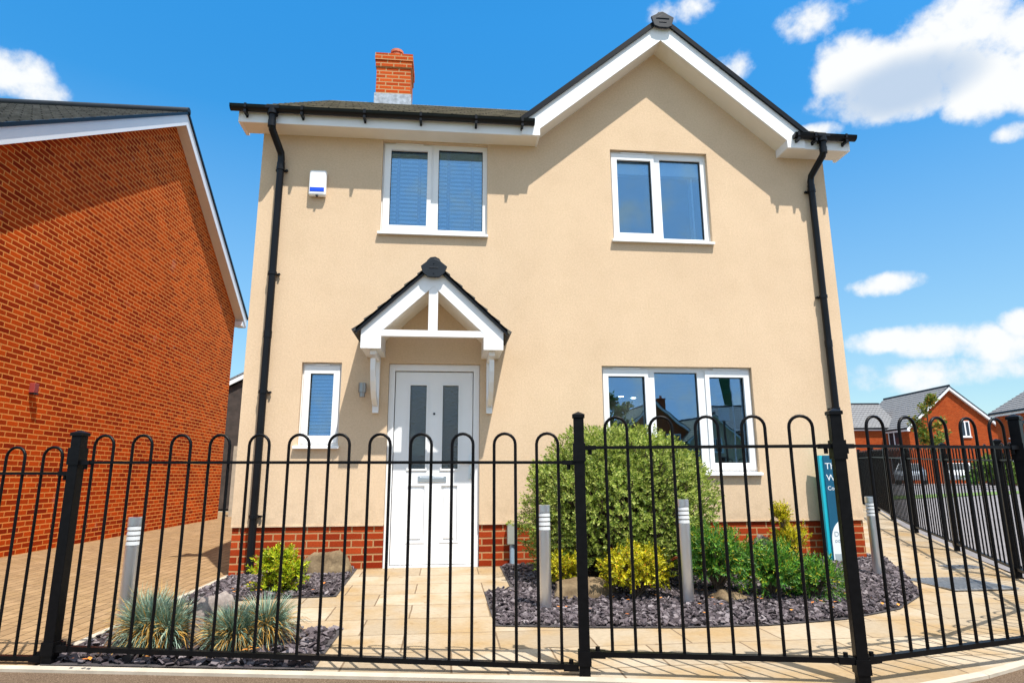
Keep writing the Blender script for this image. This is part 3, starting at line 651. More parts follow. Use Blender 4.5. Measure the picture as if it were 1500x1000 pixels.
# things fixed to the house
A_ = thing('alarm_box', 'white burglar alarm box with blue strobe window on the render below the eaves', 'alarm box', (-1.935,0,4.30))
MB().box(-.10,.10,-.075,-.001,0,.325).build('casing', M['white'], A_, bevel=.022)
MB().box(-.085,.082,-.079,-.02,.045,.10).build('strobe_window', M['blue'], A_, bevel=.004)
MB().box(-.012,.012,-.078,-.05,-.012,.004).build('catch', M['black'], A_)
L_ = thing('wall_lamp', 'small cylindrical steel wall lamp left of the front door', 'wall lamp', (-1.30,0,1.90))
m = MB(); m.cyl((0,-.075),.045,.05,.155,20); m.box(-.03,.03,-.04,-.001,.06,.14); m.build('housing', M['dullsteel'], L_)
m = MB(); m.cyl((0,-.075),.032,0,.05,16); m.build('lamp_head', M['dullsteel'], L_)
C_ = thing('cable_box', 'small grey cable box on a blue grey pipe right of the front door', 'cable box', (.385,-.02,.05))
MB().box(-.055,.055,-.05,.03,.245,.47).build('casing', M['grey_plastic'], C_, bevel=.006)
MB().cyl((0,-.005),.028,0,.25,12).build('pipe', M['pipe_blue'], C_)

# ------------------------------------------------------------------ other brick houses
def gable_house(name, label, loc, rz, wd, ln, zw, apex_lo, bb, slope, over, side, windows, walls, roofm, zb=-.1, soff=True, chimney=None, group=None, verge_w=.2, ext=0):
    Hs = thing(name, label, 'house', loc, rz, group)
    zl = lambda x: apex_lo-slope*abs(x)
    m = MB(); hw = wd/2
    hs = {-1: hw+ext, 1: hw}
    poly = [(-hs[-1],zb),(hw,zb),(hw,zl(hw)+.02),(0,apex_lo+.02),(-hs[-1],zl(hs[-1])+.02)]
    m.prism_y(poly, 0, ln); m.build('wall', walls, Hs)
    za = apex_lo+bb
    for s_ in (-1,1):
        h_ = hs[s_]; t = h_+over; te = t+.04
        m = MB(); m.prism_y([(0,apex_lo),(s_*t,zl(t)),(s_*t,zl(t)+bb),(0,za)], -verge_w-.02,-verge_w)
        m.box(min(s_*h_,s_*t), max(s_*h_,s_*t), -verge_w, -.001, zl(t)-.01, zl(t)+.12); m.build('bargeboard', M['white'], Hs)
        if soff:
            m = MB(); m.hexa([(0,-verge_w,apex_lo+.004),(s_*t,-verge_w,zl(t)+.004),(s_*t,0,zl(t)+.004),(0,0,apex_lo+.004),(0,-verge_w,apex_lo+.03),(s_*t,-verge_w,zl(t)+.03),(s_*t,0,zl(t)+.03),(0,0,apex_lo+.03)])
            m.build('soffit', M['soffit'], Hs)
        MB().box(min(s_*(h_+.002),s_*t), max(s_*(h_+.002),s_*t), .001, ln, zl(t)+.01, zl(t)+.18).build('fascia', M['white'], Hs)
        Ls = te*math.sqrt(1+slope*slope)
        ms = tiled((s_*te,-verge_w-.04,zl(te)+bb+.01),(0,ln+verge_w+.06,0),(-s_,0,slope),Ls,.32,.04)
        ro = ms.build('roof', roofm, Hs)
        m = MB(); m.prism_y([(0,za-.01),(s_*te,zl(te)+bb-.01),(s_*te,zl(te)+bb+.055),(0,za+.055)], -verge_w-.05,-verge_w-.0205); m.build('verge_strip', M['black'], ro)
        MB().tube([(s_*(te+.03),-.1,zl(te)+bb-.05),(s_*(te+.03),ln,zl(te)+bb-.05)], .06, 8).build('gutter', M['black'], Hs)
    MB().tube([(0,-verge_w-.05,za+.06),(0,ln+.02,za+.06)], .085, 10).build('ridge_cap', M['ridge'], Hs)
    if chimney:
        x, y, z0_, z1_ = chimney; m = MB(); m.box(x-.35,x+.35,y-.3,y+.3,z0_,z1_); m.box(x-.40,x+.40,y-.35,y+.35,z1_,z1_+.15); c_ = m.build('chimney', walls, Hs)
        m = MB(); m.cyl((x,y),.14,z1_+.15,z1_+.5,14,.11); m.build('chimney_pot', M['terracotta'], c_)
    for face, a, z, ww, hh in windows:       # face 'f' gable, 'l' left side, 'r' right side
        fr, pn, si = MB(), MB(), MB()
        def bx(mb, u0, u1, d0, d1, z0_, z1_):
            if face == 'f': mb.box(u0,u1,-d1,-d0,z0_,z1_)
            elif face == 'l': mb.box(-hw-d1,-hw-d0,u0,u1,z0_,z1_)
            else: mb.box(hw+d0,hw+d1,u0,u1,z0_,z1_)
        e = .08
        bx(fr,a,a+ww,.003,.05,z,z+e); bx(fr,a,a+ww,.003,.05,z+hh-e,z+hh); bx(fr,a,a+e,.003,.05,z+e,z+hh-e); bx(fr,a+ww-e,a+ww,.003,.05,z+e,z+hh-e)
        if ww > .7: bx(fr,a+ww/2-.05,a+ww/2+.05,.003,.05,z+e,z+hh-e)
        W_ = fr.build('window', M['white'], Hs)
        bx(pn,a+e,a+ww-e,.004,.02,z+e,z+hh-e); pn.build('pane', M['carglass'], W_)
        bx(si,a-.05,a+ww+.05,.003,.10,z-.07,z-.002); si.build('sill', M['white'], W_)
    return Hs
LH = gable_house('brick_house', 'orange red brick house gable end beside the block paved driveway, white bargeboards', (-6.25,5.70,0), R(90), 9.5, 12, 5, 8.43, .265, .65, .29, 0, [], M['brick'], tile_mat('grey_tile', (.11,.105,.10), (.22,.21,.20), .08), zb=-.1, ext=1.6)
V_ = thing('vent_box', 'small dark red box fixed on the brick gable wall', 'vent', (-6.25,2.33,2.215))
MB().box(.001,.075,-.05,.05,0,.14).build('casing', M['redbox'], V_, bevel=.008)
MB().box(.02,.079,-.055,.055,-.018,-.002).build('lip', M['black'], V_)
# dark garage and gate seen in the gap
m = MB(); G_ = thing('timber_gate', 'tan board gate closing the gap behind the driveway between the two houses', 'gate', (-6.2,11.3,0))
for k in range(24): m.box(.15*k,.15*k+.142,0,.025,.05,1.86)
m.build('board_panel', M['timber'], G_)
for a, b in ((-.05,.06),(3.5,3.58)): MB().box(a,b,-.04,.06,0,1.9).build('post', M['kerb'], G_)
g_ = thing('garage', 'dark boarded garage with white verge behind the gap', 'garage', (-6.6,16,0))
m = MB(); m.prism_y([(-3,0),(3,0),(3,3.9),(0,5.0),(-3,3.35)], 0, 5); m.build('wall', M['timber_dark'], g_)
m = MB(); m.prism_y([(0,5.02),(-3.2,3.30),(-3.2,3.45),(0,5.18)], -.14, -.1); m.prism_y([(0,5.02),(0,5.18),(3.2,3.9),(3.2,3.75)], -.14,-.1); m.build('bargeboard', M['white'], g_)
m = MB(); m.prism_y([(0,5.19),(-3.25,3.46),(-3.25,3.52),(0,5.26)], -.15, 5.1); m.prism_y([(0,5.19),(0,5.26),(3.25,3.96),(3.25,3.91)], -.15,5.1); m.build('roof', M['slate_roof'], g_)

GA = gable_house('brick_house', 'distant red brick house with one small gable window behind the young orange tree', (39.9,40.0,.4), R(-6), 7.2, 9, 4.5, 7.35, .28, .86, .22, 0,
                 [('f',.55,4.2-.6,.75,1.25),('l',1.2,3.0,1.6,1.25),('l',1.5,.75,1.3,1.35)], M['farbrick'], M['slate_roof'], zb=-.6)
GW = gable_house('brick_wing', 'low red brick house wing with white verge and grey roof, left of the distant gable', (33.3,46.2,.4), R(-96), 5.2, 4.6, 4.5, 6.55, .25, .80, .2, 0, [('f',-1.6,3.2,1.0,1.2)], M['farbrick'], M['slate_roof'], zb=-.6)
GB = gable_house('brick_house', 'distant red brick house at the right edge with broad grey roof slope', (38.4,21.0,.4), R(-13), 10.4, 9.2, 4.5, 7.6, .25, .60, .3, 0,
                 [('l',6.6,2.9,1.3,1.3),('l',3.4,2.9,1.3,1.3),('l',6.8,.6,1.2,1.3),('l',2.6,.3,1.0,2.0)], M['farbrick'], M['slate_roof'], zb=-.6)
# houses across the road, mirrored in the ground floor window
gable_house('brick_house', 'brown brick house with chimney across the road mirrored in the big ground floor window', (17.8,-47,0), R(180), 7.2, 9, 4.5, 7.2, .25, .80, .25, 0, [('f',-2.2,3.4,1.3,1.3),('f',1.0,3.4,1.3,1.3),('f',-2.2,.8,1.3,1.3)], M['farbrick'], M['tile'], chimney=(-.9,1.0,6.4,7.7))
gable_house('rendered_house', 'pale rendered house with dark roof across the road mirrored in the big ground floor window', (22.3,-45,0), R(180), 4.6, 9, 4.2, 6.1, .2, .95, .2, 0, [('f',-.6,3.0,1.2,1.2)], M['render'], M['tile'])
gable_house('grey_roof_house', 'long low house with pale grey roof across the road mirrored in the right pane', (34.5,-50,0), R(90), 8.0, 10.5, 4.6, 7.2, .2, .6, .3, 0, [('l',3,3.0,1.2,1.2)], M['farbrick'], M['slate_roof'])

# ------------------------------------------------------------------ railings
def hoop_mb(x, w_, zb, zt, r=.0088):
    pts = [(x-w_/2,0,zb),(x-w_/2,0,zt-w_/2)]+[(x-w_/2*math.cos(t),0,zt-w_/2+w_/2*math.sin(t)) for t in [math.pi*k/10 for k in range(1,10)]]+[(x+w_/2,0,zt-w_/2),(x+w_/2,0,zb)]
    return MB().tube(pts, r, 7)
def lerp(a, b, t): return a+(b-a)*t
def rail_panel(label, loc, rz, L, n, first, sp_, wd, zb, zr, zt, group='black railing panels', lug=True):
    T = thing('railing_panel', label, 'railing', loc, rz, group)
    def bar(z, hh, dd):
        m = MB(); a, b = .035, L-.035
        m.hexa([(a,-dd,z[0]-hh),(b,-dd,z[1]-hh),(b,dd,z[1]-hh),(a,dd,z[0]-hh),(a,-dd,z[0]+hh),(b,-dd,z[1]+hh),(b,dd,z[1]+hh),(a,dd,z[0]+hh)]); return m
    b = bar(zr,.008,.017)
    b.build('top_rail', M['steel_black'], T)
    b = bar(zb,.013,.018)
    if lug:
        for x,z in ((.07,zb[0]),(L-.07,zb[1])): b.tube([(x,0,z),(x,0,z+.035)],.012,8); b.box(x-.04,x+.04,-.024,.024,z-.018,z+.016)
    b.build('bottom_rail', M['steel_black'], T)
    if lug:
        for x,z in ((.06,zr[0]),(L-.06,zr[1])):
            b = MB(); b.box(x-.035,x+.035,-.022,.022,z-.013,z+.011); b.cyl((x,0),.011,z-.04,z-.01,8); b.build('rail_bracket', M['steel_black'], T)
    for k in range(n):
        x = first+k*sp_; t = x/L
        hoop_mb(x, wd, lerp(*zb,t), lerp(*zt,t)).build('hoop', M['steel_black'], T)
    return T
def fence_post(label, loc, rz, h, s=.029, group='black railing posts'):
    T = thing('fence_post', label, 'post', loc, rz, group)
    MB().box(-s,s,-s,s,-.1,h-.03).build('shaft', M['steel_black'], T, bevel=.004)
    c = s+.006; m = MB(); m.box(-c,c,-c,c,h-.03,h-.012); m.add([(-c,-c,h-.012),(c,-c,h-.012),(c,c,h-.012),(-c,c,h-.012),(0,0,h+.006)],[(0,1,4),(1,2,4),(2,3,4),(3,0,4)]); m.build('cap', M['steel_black'], T)
    for z0_, z1_ in ((1.10,1.20),(.05,.12)): MB().box(-s-.006,s+.006,-s-.005,s+.005,z0_,z1_).build('collar', M['steel_black'], T)
    return T
PLp, PMp, PRp = (-2.55,-3.162), (.398,-3.711), (1.737,-4.026)
aLM = math.atan2(PMp[1]-PLp[1], PMp[0]-PLp[0]); aMR = math.atan2(PRp[1]-PMp[1], PRp[0]-PMp[0])
rail_panel('wide twelve hoop railing panel with slightly lower top rail across the front path', (*PLp,0), aLM, 2.998, 12, .163, .2415, .121, (.085,.040), (1.113,1.094), (1.272,1.256))
rail_panel('five hoop railing panel in front of the big round bush', (*PMp,0), aMR, 1.375, 5, .208, .2475, .122, (.105,.112), (1.175,1.170), (1.344,1.332))
a3 = R(13); P4 = (PRp[0]+1.40*math.cos(a3), PRp[1]+1.40*math.sin(a3))
rail_panel('railing panel right of the corner post in front of the drain grate', (*PRp,0), a3, 1.40, 5, .278, .238, .122, (.112,.120), (1.170,1.176), (1.332,1.345))
a4 = math.atan2(SIDE[0][1]-P4[1], SIDE[0][0]-P4[0]); L4 = math.hypot(SIDE[0][1]-P4[1], SIDE[0][0]-P4[0])
rail_panel('railing panel at the right edge beyond the last front post', (*P4,0), a4, L4, 5, .16, .243, .122, (.112,.10), (1.170,1.16), (1.340,1.33))
aL0 = math.atan2(.183,-.983)
rail_panel('lower railing panel at the left edge in front of the block paved driveway', (*PLp,0), aL0+math.pi*0, 2.6, 10, .155, .2415, .121, (.03,.02), (1.050,1.06), (1.205,1.21))
fence_post('black square fence post at the driveway corner, paint chipped near the cap', (*PLp,0), aLM, 1.30, .031)
fence_post('black square fence post in the middle in front of the big bush', (*PMp,0), aLM, 1.372)
fence_post('black square corner post in front of the teal sign', (*PRp,0), aMR, 1.366)
fence_post('black square fence post at the right edge of the front railings', (*P4,0), a4, 1.372)
# receding side railings along the path
acc = []
pts3 = [Vector((x,y,gz(x,y))) for x,y in SIDE]
total = [0]
for a,b in zip(pts3[:-1],pts3[1:]): total.append(total[-1]+(b-a).length)
def at(s_):
    for i in range(len(pts3)-1):
        if s_ <= total[i+1] or i == len(pts3)-2:
            return pts3[i].lerp(pts3[i+1], (s_-total[i])/(total[i+1]-total[i]))
PL_ = 1.97; k = 0; s_ = 0
names = ['first','second','third','fourth','fifth','sixth','seventh','eighth','ninth','tenth']
while s_ + PL_ <= total[-1] and k < 9:
    a, b = at(s_), at(s_+PL_); an = math.atan2(b.y-a.y, b.x-a.x); Lh = math.hypot(b.x-a.x, b.y-a.y); dz = b.z-a.z
    rail_panel('%s panel from the front of the side railings beside the slab path' % names[k], tuple(a), an, Lh, 8, .13, .2435, .121, (.09,.09+dz), (1.13,1.13+dz), (1.29,1.29+dz), 'side railing panels', False)
    fence_post('%s post from the front of the side railings beside the slab path' % names[k], tuple(a), an, 1.34, .029, 'side railing posts')
    s_ += PL_; k += 1

# ------------------------------------------------------------------ bollards, sign, drains
def bollard(loc, h, label):
    T = thing('bollard_light', label, 'bollard light', loc, 0, 'steel bollard lights')
    MB().cyl((0,0),.05,0,h-.19,28).build('tube', M['steel'], T)
    MB().cyl((0,0),.043,h-.19,h-.055,20).build('lens', M['dullsteel'], T)
    m = MB()
    for k in range(4): m.cyl((0,0),.0502,h-.187+k*.034,h-.187+k*.034+.025,28,.0475)
    m.build('louvre', M['lens'], T)
    m = MB(); m.cyl((0,0),.051,h-.055,h,28); m.build('cap', M['steel'], T, bevel=.003)
    return T
bollard((-2.53,-2.36,.0), .75, 'steel bollard light beside the driveway edging, behind the blue grass')
bollard((.422,-2.167,.0), .80, 'steel bollard light left of the middle fence post, beside the path')
bollard((1.594,-2.05,.01), .82, 'steel bollard light in front of the round bush, right of the golden shrub')
bollard((3.93,-1.05,.03), .775, 'steel bollard light on the slate by the house corner, right of the teal sign')

T = thing('info_sign', 'teal and navy totem sign with white lettering standing on the slate chippings', 'sign', (3.93,-.20,.03), R(-6))
m = MB(); prof = [(.0,.055),(.018,.012),(.048,-.004),(.275,-.004),(.275,.10),(.0,.10)]
m.add([(x,y,0) for x,y in prof]+[(x,y,1.215) for x,y in prof], [tuple(range(5,-1,-1)),tuple(range(6,12))]+[(i,(i+1)%6,(i+1)%6+6,i+6) for i in range(6)]); m.build('body', M['cyan'], T)
MB().box(.050,.274,-.016,-.0045,.0,1.213).build('navy_face', M['navy'], T)
m = MB(); arc = [(.058,.012),(.058,.28)]+[(.27-.212*math.cos(t), .28+.24*math.sin(t)) for t in [math.pi/2*k/12 for k in range(1,13)]]+[(.27,.012)]
m.prism_y(arc, -.020,-.0165); m.build('white_panel', M['signwhite'], T)
MB().box(.075,.27,-.023,-.0205,.03,.13).build('grey_print', M['signgrey'], T)
def text(body, size, loc, mat_, parent, name='lettering'):
    cu = bpy.data.curves.new(name, 'FONT'); cu.body = body; cu.size = size; cu.extrude = .001
    o = bpy.data.objects.new(name+'_tmp', cu); COL.objects.link(o)
    dg = bpy.context.evaluated_depsgraph_get(); me = bpy.data.meshes.new_from_object(o.evaluated_get(dg)); bpy.data.objects.remove(o); bpy.data.curves.remove(cu)
    q = bpy.data.objects.new(name, me); COL.objects.link(q); q.parent = parent; q.location = loc; q.rotation_euler = (R(90),0,0); me.materials.clear(); me.materials.append(mat_); return q
text('Th', .10, (.062,-.0175,1.06), M['signwhite'], T); text('Wyt', .10, (.066,-.0175,.93), M['signwhite'], T); text('Conn', .062, (.068,-.0175,.825), M['signwhite'], T)
text('Dk', .075, (.085,-.0215,.32), M['signgrey'], T); text('ooo', .06, (.085,-.0215,.255), M['signgrey'], T)

def grate(name, label, x0,x1,y0,y1, nb, mat_):
    T = thing(name, label, 'drain cover', ((x0+x1)/2,(y0+y1)/2,gz((x0+x1)/2,(y0+y1)/2)))
    w_, d_ = (x1-x0)/2, (y1-y0)/2
    m = MB(); m.box(-w_,w_,-d_,-d_+.02,.001,.012); m.box(-w_,w_,d_-.02,d_,.001,.012); m.box(-w_,-w_+.02,-d_+.02,d_-.02,.001,.012); m.box(w_-.02,w_,-d_+.02,d_-.02,.001,.012); m.build('frame', mat_, T)
    m = MB()
    for k in range(nb):
        x = -w_+.02+(2*w_-.04)*(k+.5)/nb; m.box(x-.012,x+.012,-d_+.02,d_-.02,.003,.014)
    m.build('bars', mat_, T); MB().box(-w_+.02,w_-.02,-d_+.02,d_-.02,.0005,.002).build('tray', M['black'], T)
M['grate'] = plain('galvanised_grate', (.30,.31,.32), .45, .6, var=.2, nscale=20)
grate('drain_grate', 'wide grey metal drain grate set in the slab path', 4.10,4.72,-1.80,-1.16, 13, M['grate'])
grate('drain_cover', 'small metal drain cover in the slab path near the side railings', 5.0,5.36,-.72,-.50, 5, M['grate'])

# ------------------------------------------------------------------ rocks
def rock(label, loc, rx, ry, rz_, mat_, seed, rot=0, flat=.25):
    bm = bmesh.new(); bmesh.ops.create_icosphere(bm, subdivisions=4, radius=1); rnd = random.Random(seed)
    planes = [(Vector((rnd.gauss(0,1),rnd.gauss(0,1),rnd.gauss(0.2,.8))).normalized(), rnd.uniform(.62,.9)) for _ in range(11)]
    off = Vector((seed*3.1,seed*1.7,seed*.9))
    for v in bm.verts:
        p = v.co.copy()
        for n_, d_ in planes:
            k_ = p.dot(n_)-d_
            if k_ > 0: p -= n_*k_*.92
        p *= 1+.12*noise.noise(p*2.2+off)+.05*noise.noise(p*7+off)
        v.co = Vector((p.x*rx, p.y*ry, max(p.z,-.35)*rz_))
    me = bpy.data.meshes.new('rock'); bm.to_mesh(me); bm.free(); me.materials.append(mat_)
    for p in me.polygons: p.use_smooth = True
    o = bpy.data.objects.new('rock', me); COL.objects.link(o); o.location = loc; o.rotation_euler = (0,0,rot); tag(o, label, 'rock', 'garden rocks'); return o
rock('tan sandstone boulder on the slate left of the front door', (-1.54,-.27,.06), .30,.20,.24, M['rock'], 3)
rock('flat tan rock at the foot of the round bush beside the middle fence post', (.86,-1.66,.04), .36,.18,.17, M['rock'], 5, .1)
rock('upright grey stone against the brick plinth behind the juniper', (3.22,-.20,.06), .16,.12,.36, M['greyrock'], 8)
rock('rough grey stone between the two blue grass tufts', (-1.79,-2.84,.02), .17,.14,.31, M['greyrock'], 3, .6)
rock('low brown rock in the shade under the juniper', (1.98,-1.97,.01), .20,.12,.10, M['rock'], 14)

# ------------------------------------------------------------------ planting
def leaf(m, p, dr, nrm, L, Wd):
    sd_ = dr.cross(nrm).normalized()*Wd/2; mid = p+dr*L*.5+nrm*L*.06
    m.add([p, mid-sd_, p+dr*L, mid+sd_], [(0,1,2),(0,2,3)])
def rvec(rnd):
    while True:
        v = Vector((rnd.uniform(-1,1),rnd.uniform(-1,1),rnd.uniform(-1,1)))
        if .05 < v.length < 1: return v.normalized()
def shrub(m, stems, c, rad, n, sprig, nl, L, Wd, seed, lump=.2, zmin=None, fill=(.55,1.0), upb=.3, lumpf=2.2):
    rnd = random.Random(seed); c = Vector(c); rad = Vector(rad); off = Vector((seed*2.3,seed,seed*1.1))
    for i in range(n):
        dr = rvec(rnd)
        if dr.z < -.55: dr.z *= -.6; dr.normalize()
        t = rnd.uniform(fill[0]**2, fill[1]**2)**.5
        q_ = 1-lump+lump*1.6*(noise.noise(dr*lumpf+off)+.35*noise.noise(dr*lumpf*3+off))
        p = c+Vector((dr.x*rad.x,dr.y*rad.y,dr.z*rad.z))*t*q_
        if zmin is not None and p.z < zmin: continue
        ax = (Vector((dr.x/rad.x,dr.y/rad.y,dr.z/rad.z)).normalized()*.8+rvec(rnd)*.55+Vector((0,0,upb))).normalized()
        s_ = sprig*rnd.uniform(.6,1.25); o1 = ax.orthogonal().normalized(); o2 = ax.cross(o1)
        for j in range(nl):
            f_ = (j+.5)/nl; a = j*2.4+rnd.uniform(-.4,.4); sp2 = lerp(.95,.35,f_)
            ld = (ax*(1-sp2*.6)+(o1*math.cos(a)+o2*math.sin(a))*sp2+rvec(rnd)*.15).normalized()
            nr = (ax-ld*ax.dot(ld)); nr = nr.normalized() if nr.length > .01 else o1
            k_ = rnd.uniform(.75,1.2); leaf(m, p+ax*s_*f_, ld, nr, L*k_, Wd*k_)
        if stems is not None and i % 8 == 0:
            b_ = c+Vector((rnd.uniform(-.05,.05)*rad.x,rnd.uniform(-.05,.05)*rad.y,-rad.z*.8)); stems.tube([b_, b_.lerp(p,.5)+Vector((0,0,.04)), p], [.012,.007,.003], 4, False)
def plant(name, label, cat, loc, blobs, mat_, **k):
    T = thing(name, label, cat, loc, 0, k.pop('group', None)); m, s_ = MB(), MB(); seed = k.pop('seed')
    for i, (c, rad, n) in enumerate(blobs): shrub(m, s_, c, rad, n, seed=seed+i, **k)
    m.build('foliage', mat_, T); s_.build('stems', M['bark'], T); return T
plant('round_shrub', 'big rounded light green shrub under the ground floor window', 'shrub', (1.30,-.98,.04), [((.03,0,.62),(1.03,.88,.96),10500)], M['leaf_big'], sprig=.065, nl=8, L=.031, Wd=.0165, seed=21, lump=.12, zmin=.02, fill=(.6,1.0))
plant('golden_shrub', 'low golden yellow shrub beside the bollard in front of the round bush', 'shrub', (1.24,-1.83,.02), [((.0,0,.22),(.36,.28,.24),900)], M['leaf_gold'], sprig=.05, nl=9, L=.024, Wd=.015, seed=31, lump=.25, zmin=.02, fill=(.4,1.0))
plant('golden_shrub', 'small yellow shrub half hidden behind the bollard left of the middle post', 'shrub', (.70,-1.42,.02), [((0,0,.18),(.23,.2,.2),330)], M['leaf_gold'], sprig=.05, nl=9, L=.024, Wd=.015, seed=35, lump=.25, zmin=.02, fill=(.4,1.0))
plant('juniper_shrub', 'dark green spreading juniper with yellowed tips in front of the brick plinth', 'shrub', (2.2,-1.8,.02), [((-.22,.05,.28),(.36,.34,.28),620),((.18,-.08,.20),(.40,.33,.20),560),((.52,-.18,.12),(.26,.26,.15),260)], M['leaf_jun'], sprig=.14, nl=18, L=.034, Wd=.0105, seed=41, lump=.4, zmin=.02, fill=(.4,1.08), upb=.25)
plant('golden_conifer', 'upright lemon yellow conifer between the grey stone and the teal sign', 'shrub', (3.36,-.42,.05), [((0,0,.26),(.23,.2,.24),420),((-.05,0,.52),(.10,.10,.17),170)], M['leaf_gold'], sprig=.07, nl=10, L=.026, Wd=.012, seed=51, lump=.35, zmin=.02, fill=(.3,1.0), upb=.6)
plant('lime_shrub', 'small lime green shrub with brown base on the slate below the left downpipe', 'shrub', (-1.80,-1.22,.0), [((-.03,0,.26),(.17,.15,.17),260),((.10,0,.17),(.17,.15,.14),210),((-.02,0,.10),(.20,.16,.09),160)], M['leaf_lime'], sprig=.06, nl=9, L=.034, Wd=.016, seed=61, lump=.35, zmin=.02, fill=(.25,1.05), upb=.5)
def fescue(label, loc, n, h, sp_, seed, lean=0):
    T = thing('fescue_grass', label, 'ornamental grass', loc, 0, 'blue fescue tufts'); rnd = random.Random(seed); A2, B2 = MB(), MB()
    CLP = [(rnd.uniform(-.10,.10),rnd.uniform(-.07,.07),rnd.uniform(.75,1.1)) for _ in range(6)]
    for i in range(n):
        cl = CLP[i%len(CLP)]; a = rnd.uniform(0,6.283); r0 = rnd.uniform(0,.035); tilt = abs(rnd.gauss(0,.55)); dry = (tilt > .50 and rnd.random() < (.75 if math.cos(a+.9) < -.1 else .35)) or rnd.random() < .06
        Lb = h*rnd.uniform(.75,1.25)*(1.12 if dry else 1); d_ = Vector((math.cos(a),math.sin(a),0)); p = Vector((r0*math.cos(a)*1.3+cl[0],r0*math.sin(a)+cl[1],0)); Lb *= cl[2]
        wv = Vector((-d_.y,d_.x,0)); wv = (wv+rvec(rnd)*.8).normalized()*(.0034 if not dry else .0036)
        pts = [p]; th = tilt*.5+.05; nseg = 5
        for k in range(nseg):
            pts.append(pts[-1]+(d_*math.sin(th)+Vector((lean*.1,0,math.cos(th))))*Lb/nseg); th += (.12+tilt*.42)*rnd.uniform(.4,1.6)
        pts = [Vector((q_.x*sp_,q_.y*sp_,max(q_.z,.012))) for q_ in pts]
        vs = []
        for k,q_ in enumerate(pts[:-1]): vs += [q_-wv*(1-k/nseg*.6), q_+wv*(1-k/nseg*.6)]
        vs.append(pts[-1]); fs = [(2*k,2*k+1,2*k+3,2*k+2) for k in range(nseg-1)]+[(2*nseg-2,2*nseg-1,2*nseg)]
        (B2 if dry else A2).add(vs, fs)
    A2.build('blades', M['fescue'], T); B2.build('dry_blades', M['fescue_dry'], T); return T
fescue('blue green fescue tuft nearest the driveway bollard, straw coloured underneath', (-2.06,-2.97,.02), 3400, .30, .90, 3)
fescue('blue green fescue tuft right of the grey stone, straw blades spilling over the kerb', (-1.53,-2.99,.02), 3900, .27, 1.0, 4)
fescue('small straw coloured fescue tuft at the corner of the path strip and edging', (-2.40,-2.30,.02), 700, .24, .75, 5)
# loose orange leaves scattered on the slate
m = MB(); rnd = random.Random(5)
for i in range(90):
    x, y = rnd.choice([(rnd.uniform(.3,3.2),rnd.uniform(-2.6,-1.7)),(rnd.uniform(-2.2,-1.4),rnd.uniform(-1.4,-1.0)),(rnd.uniform(-2.4,-1.2),rnd.uniform(-3.35,-3.0))])
    dr = rvec(rnd); dr.z *= .2; dr.normalize(); leaf(m, Vector((x,y,gz(x,y)+.06)), dr, Vector((0,0,1)), .035, .025)
m.build('leaf_litter', island_mat('fallen_leaf', [(0,(.42,.12,.02)),(1,(.6,.26,.04))], .7), kind='stuff')

# ------------------------------------------------------------------ far things on the right
def tree(label, loc, h, r, n, mat_, seed, group=None, crown0=.45, L=.09):
    T = thing('young_tree' if h < 5 else 'conifer_tree', label, 'tree', loc, 0, group); rnd = random.Random(seed)
    m = MB(); m.tube([(0,0,0),(.03,0,h*.35),(-.02,.02,h*.7),(0,0,h*.98)], [.05*h/4,.04*h/4,.022*h/4,.006], 8)
    fo = MB()
    for i in range(14):
        z = h*rnd.uniform(crown0*.8,.9); a = rnd.uniform(0,6.28); rr = r*rnd.uniform(.5,1)*(1-(z/h-crown0)*.6); e = Vector((math.cos(a)*rr,math.sin(a)*rr,z+rr*.7))
        m.tube([(0,0,z),(e.x*.5,e.y*.5,z+rr*.25),tuple(e)], [.018*h/4,.011*h/4,.003], 5)
        for j in range(n//14):
            t = rnd.uniform(.25,1.1); p = Vector((0,0,z)).lerp(e,t)+rvec(rnd)*rnd.uniform(.02,r*.30); leaf(fo, p, rvec(rnd), rvec(rnd), L*rnd.uniform(.7,1.2), L*.6)
    m.build('trunk', M['bark'], T); fo.build('crown', mat_, T); return T
tree('slender young tree with orange and green leaves behind the side railings', (14.55,11.15,.36), 3.2, .52, 1500, M['leaf_far'], 2, crown0=.5, L=.11)
tree('dark conifer across the road mirrored in the left pane of the ground floor window', (14.0,-46,0), 8.2, 1.6, 3000, M['leaf_hedge'], 9, crown0=.25, L=.35)
plant('hedge_shrub', 'bright green rounded bush on the verge behind the side railings', 'shrub', (25.2,20.6,.4), [((0,0,.75),(1.0,.9,.75),700)], M['leaf_hedge'], sprig=.22, nl=8, L=.13, Wd=.08, seed=71, lump=.2, zmin=.05, fill=(.5,1.0))
plant('hedge_shrub', 'dark low bush beside the distant parked cars', 'shrub', (29.5,25.6,.4), [((0,0,.45),(1.8,.7,.5),500)], M['leaf_jun'], sprig=.22, nl=8, L=.13, Wd=.08, seed=75, lump=.2, zmin=.05, fill=(.5,1.0))
T = thing('timber_fence', 'dark brown close boarded fence behind the far end of the side railings', 'fence', (11.6,14.6,.38), R(2))
m = MB()
for k in range(26): m.box(.15*k,.15*k+.146,0,.02,.02,1.30+.01*(k%3))
m.build('board_panel', M['timber_dark'], T)
for k in range(4): MB().box(1.3*k-.05,1.3*k+.05,.021,.11,0,1.42).build('post', M['timber_dark'], T)
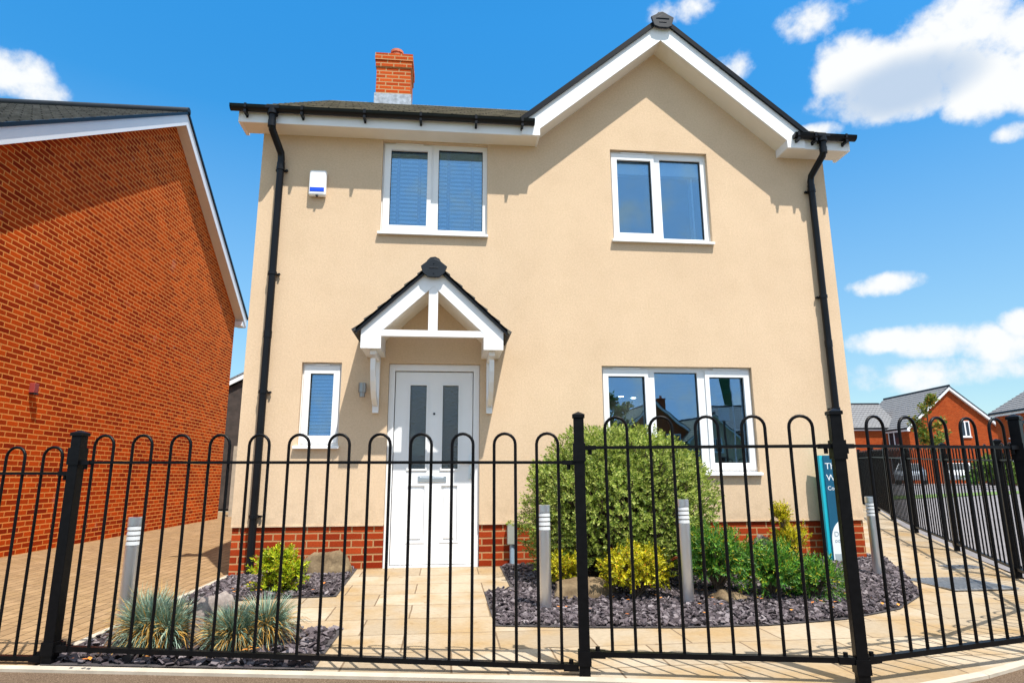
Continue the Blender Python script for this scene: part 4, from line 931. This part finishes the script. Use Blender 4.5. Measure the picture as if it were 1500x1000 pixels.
def car(label, loc, rz, paint):
    T = thing('parked_car', label, 'car', loc, rz, 'parked cars')
    prof = [(-2.0,.30),(-2.05,.62),(-1.95,.84),(-1.05,.95),(-.45,1.40),(.85,1.43),(1.65,1.02),(1.98,.95),(2.02,.35)]
    m = MB(); n = len(prof)
    for yy in (-.82,.82): pass
    def yw(z): return .84 if z < .98 else .66
    vs = [(x,-yw(z),z) for x,z in prof]+[(x,yw(z),z) for x,z in prof]
    m.add(vs, [tuple(range(n)), tuple(range(2*n-1,n-1,-1))]+[(i,(i+1)%n,(i+1)%n+n,i+n) for i in range(n)]); m.build('body', paint, T, bevel=.06)
    g = MB(); g.hexa([(-1.03,-.68,.985),(-1.03,.68,.985),(-.50,.56,1.365),(-.50,-.56,1.365),(-1.06,-.68,1.0),(-1.06,.68,1.0),(-.53,.56,1.38),(-.53,-.56,1.38)]); g.build('windscreen', M['carglass'], T)
    for sgn in (-1,1):
        g = MB(); g.hexa([(-.85,sgn*.80,1.0),(1.5,sgn*.80,1.03),(.85,sgn*.69,1.35),(-.40,sgn*.69,1.34),(-.85,sgn*.82,1.0),(1.5,sgn*.82,1.03),(.85,sgn*.71,1.35),(-.40,sgn*.71,1.34)]); g.build('side_window', M['carglass'], T)
        h_ = MB(); h_.box(-2.06,-1.95,sgn*.62-.14,sgn*.62+.14,.66,.80); h_.build('headlight', M['signwhite'], T, bevel=.02)
        for x in (-1.25,1.25):
            w_w = MB(); w_w.tube([(x,sgn*.68,.31),(x,sgn*.87,.31)], .31, 18); wh = w_w.build('wheel', M['rubber'], T); r_ = MB(); r_.tube([(x,sgn*.871,.31),(x,sgn*.885,.31)], .19, 14); r_.build('rim', M['steel'], wh)
    return T
car('silver car parked in front of the distant gable house', (31.6,34.6,.4), R(50), M['carsilver'])
car('white car parked right of the silver one behind the young tree', (33.9,33.0,.4), R(50), M['carwhite'])
# flag and board that the right pane mirrors
T = thing('feather_flag', 'tall green feather flag on a white pole mirrored in the right window pane', 'flag', (8.25,-11.0,0))
MB().tube([(0,0,0),(0,0,3.2),(-.06,0,4.3)],[.02,.016,.01],8).build('pole', M['white'], T)
m = MB(); m.prism_y([(-.02,3.1),(-.26,3.12),(-.36,3.9),(-.34,4.35),(-.10,4.4),(-.03,3.9)], -.006,.006); m.build('banner', M['green'], T)
T = thing('board_sign', 'white board sign on a post mirrored in the right window pane', 'sign', (8.10,-11.3,0))
MB().box(-.17,.17,-.01,.01,2.68,3.08).build('board', M['signwhite'], T); MB().box(-.03,.03,-.03,-.011,0,3.0).build('post', M['timber_dark'], T)

sc.render.engine = 'CYCLES'; sc.cycles.max_bounces = 8; sc.cycles.transparent_max_bounces = 16; sc.cycles.use_denoising = True
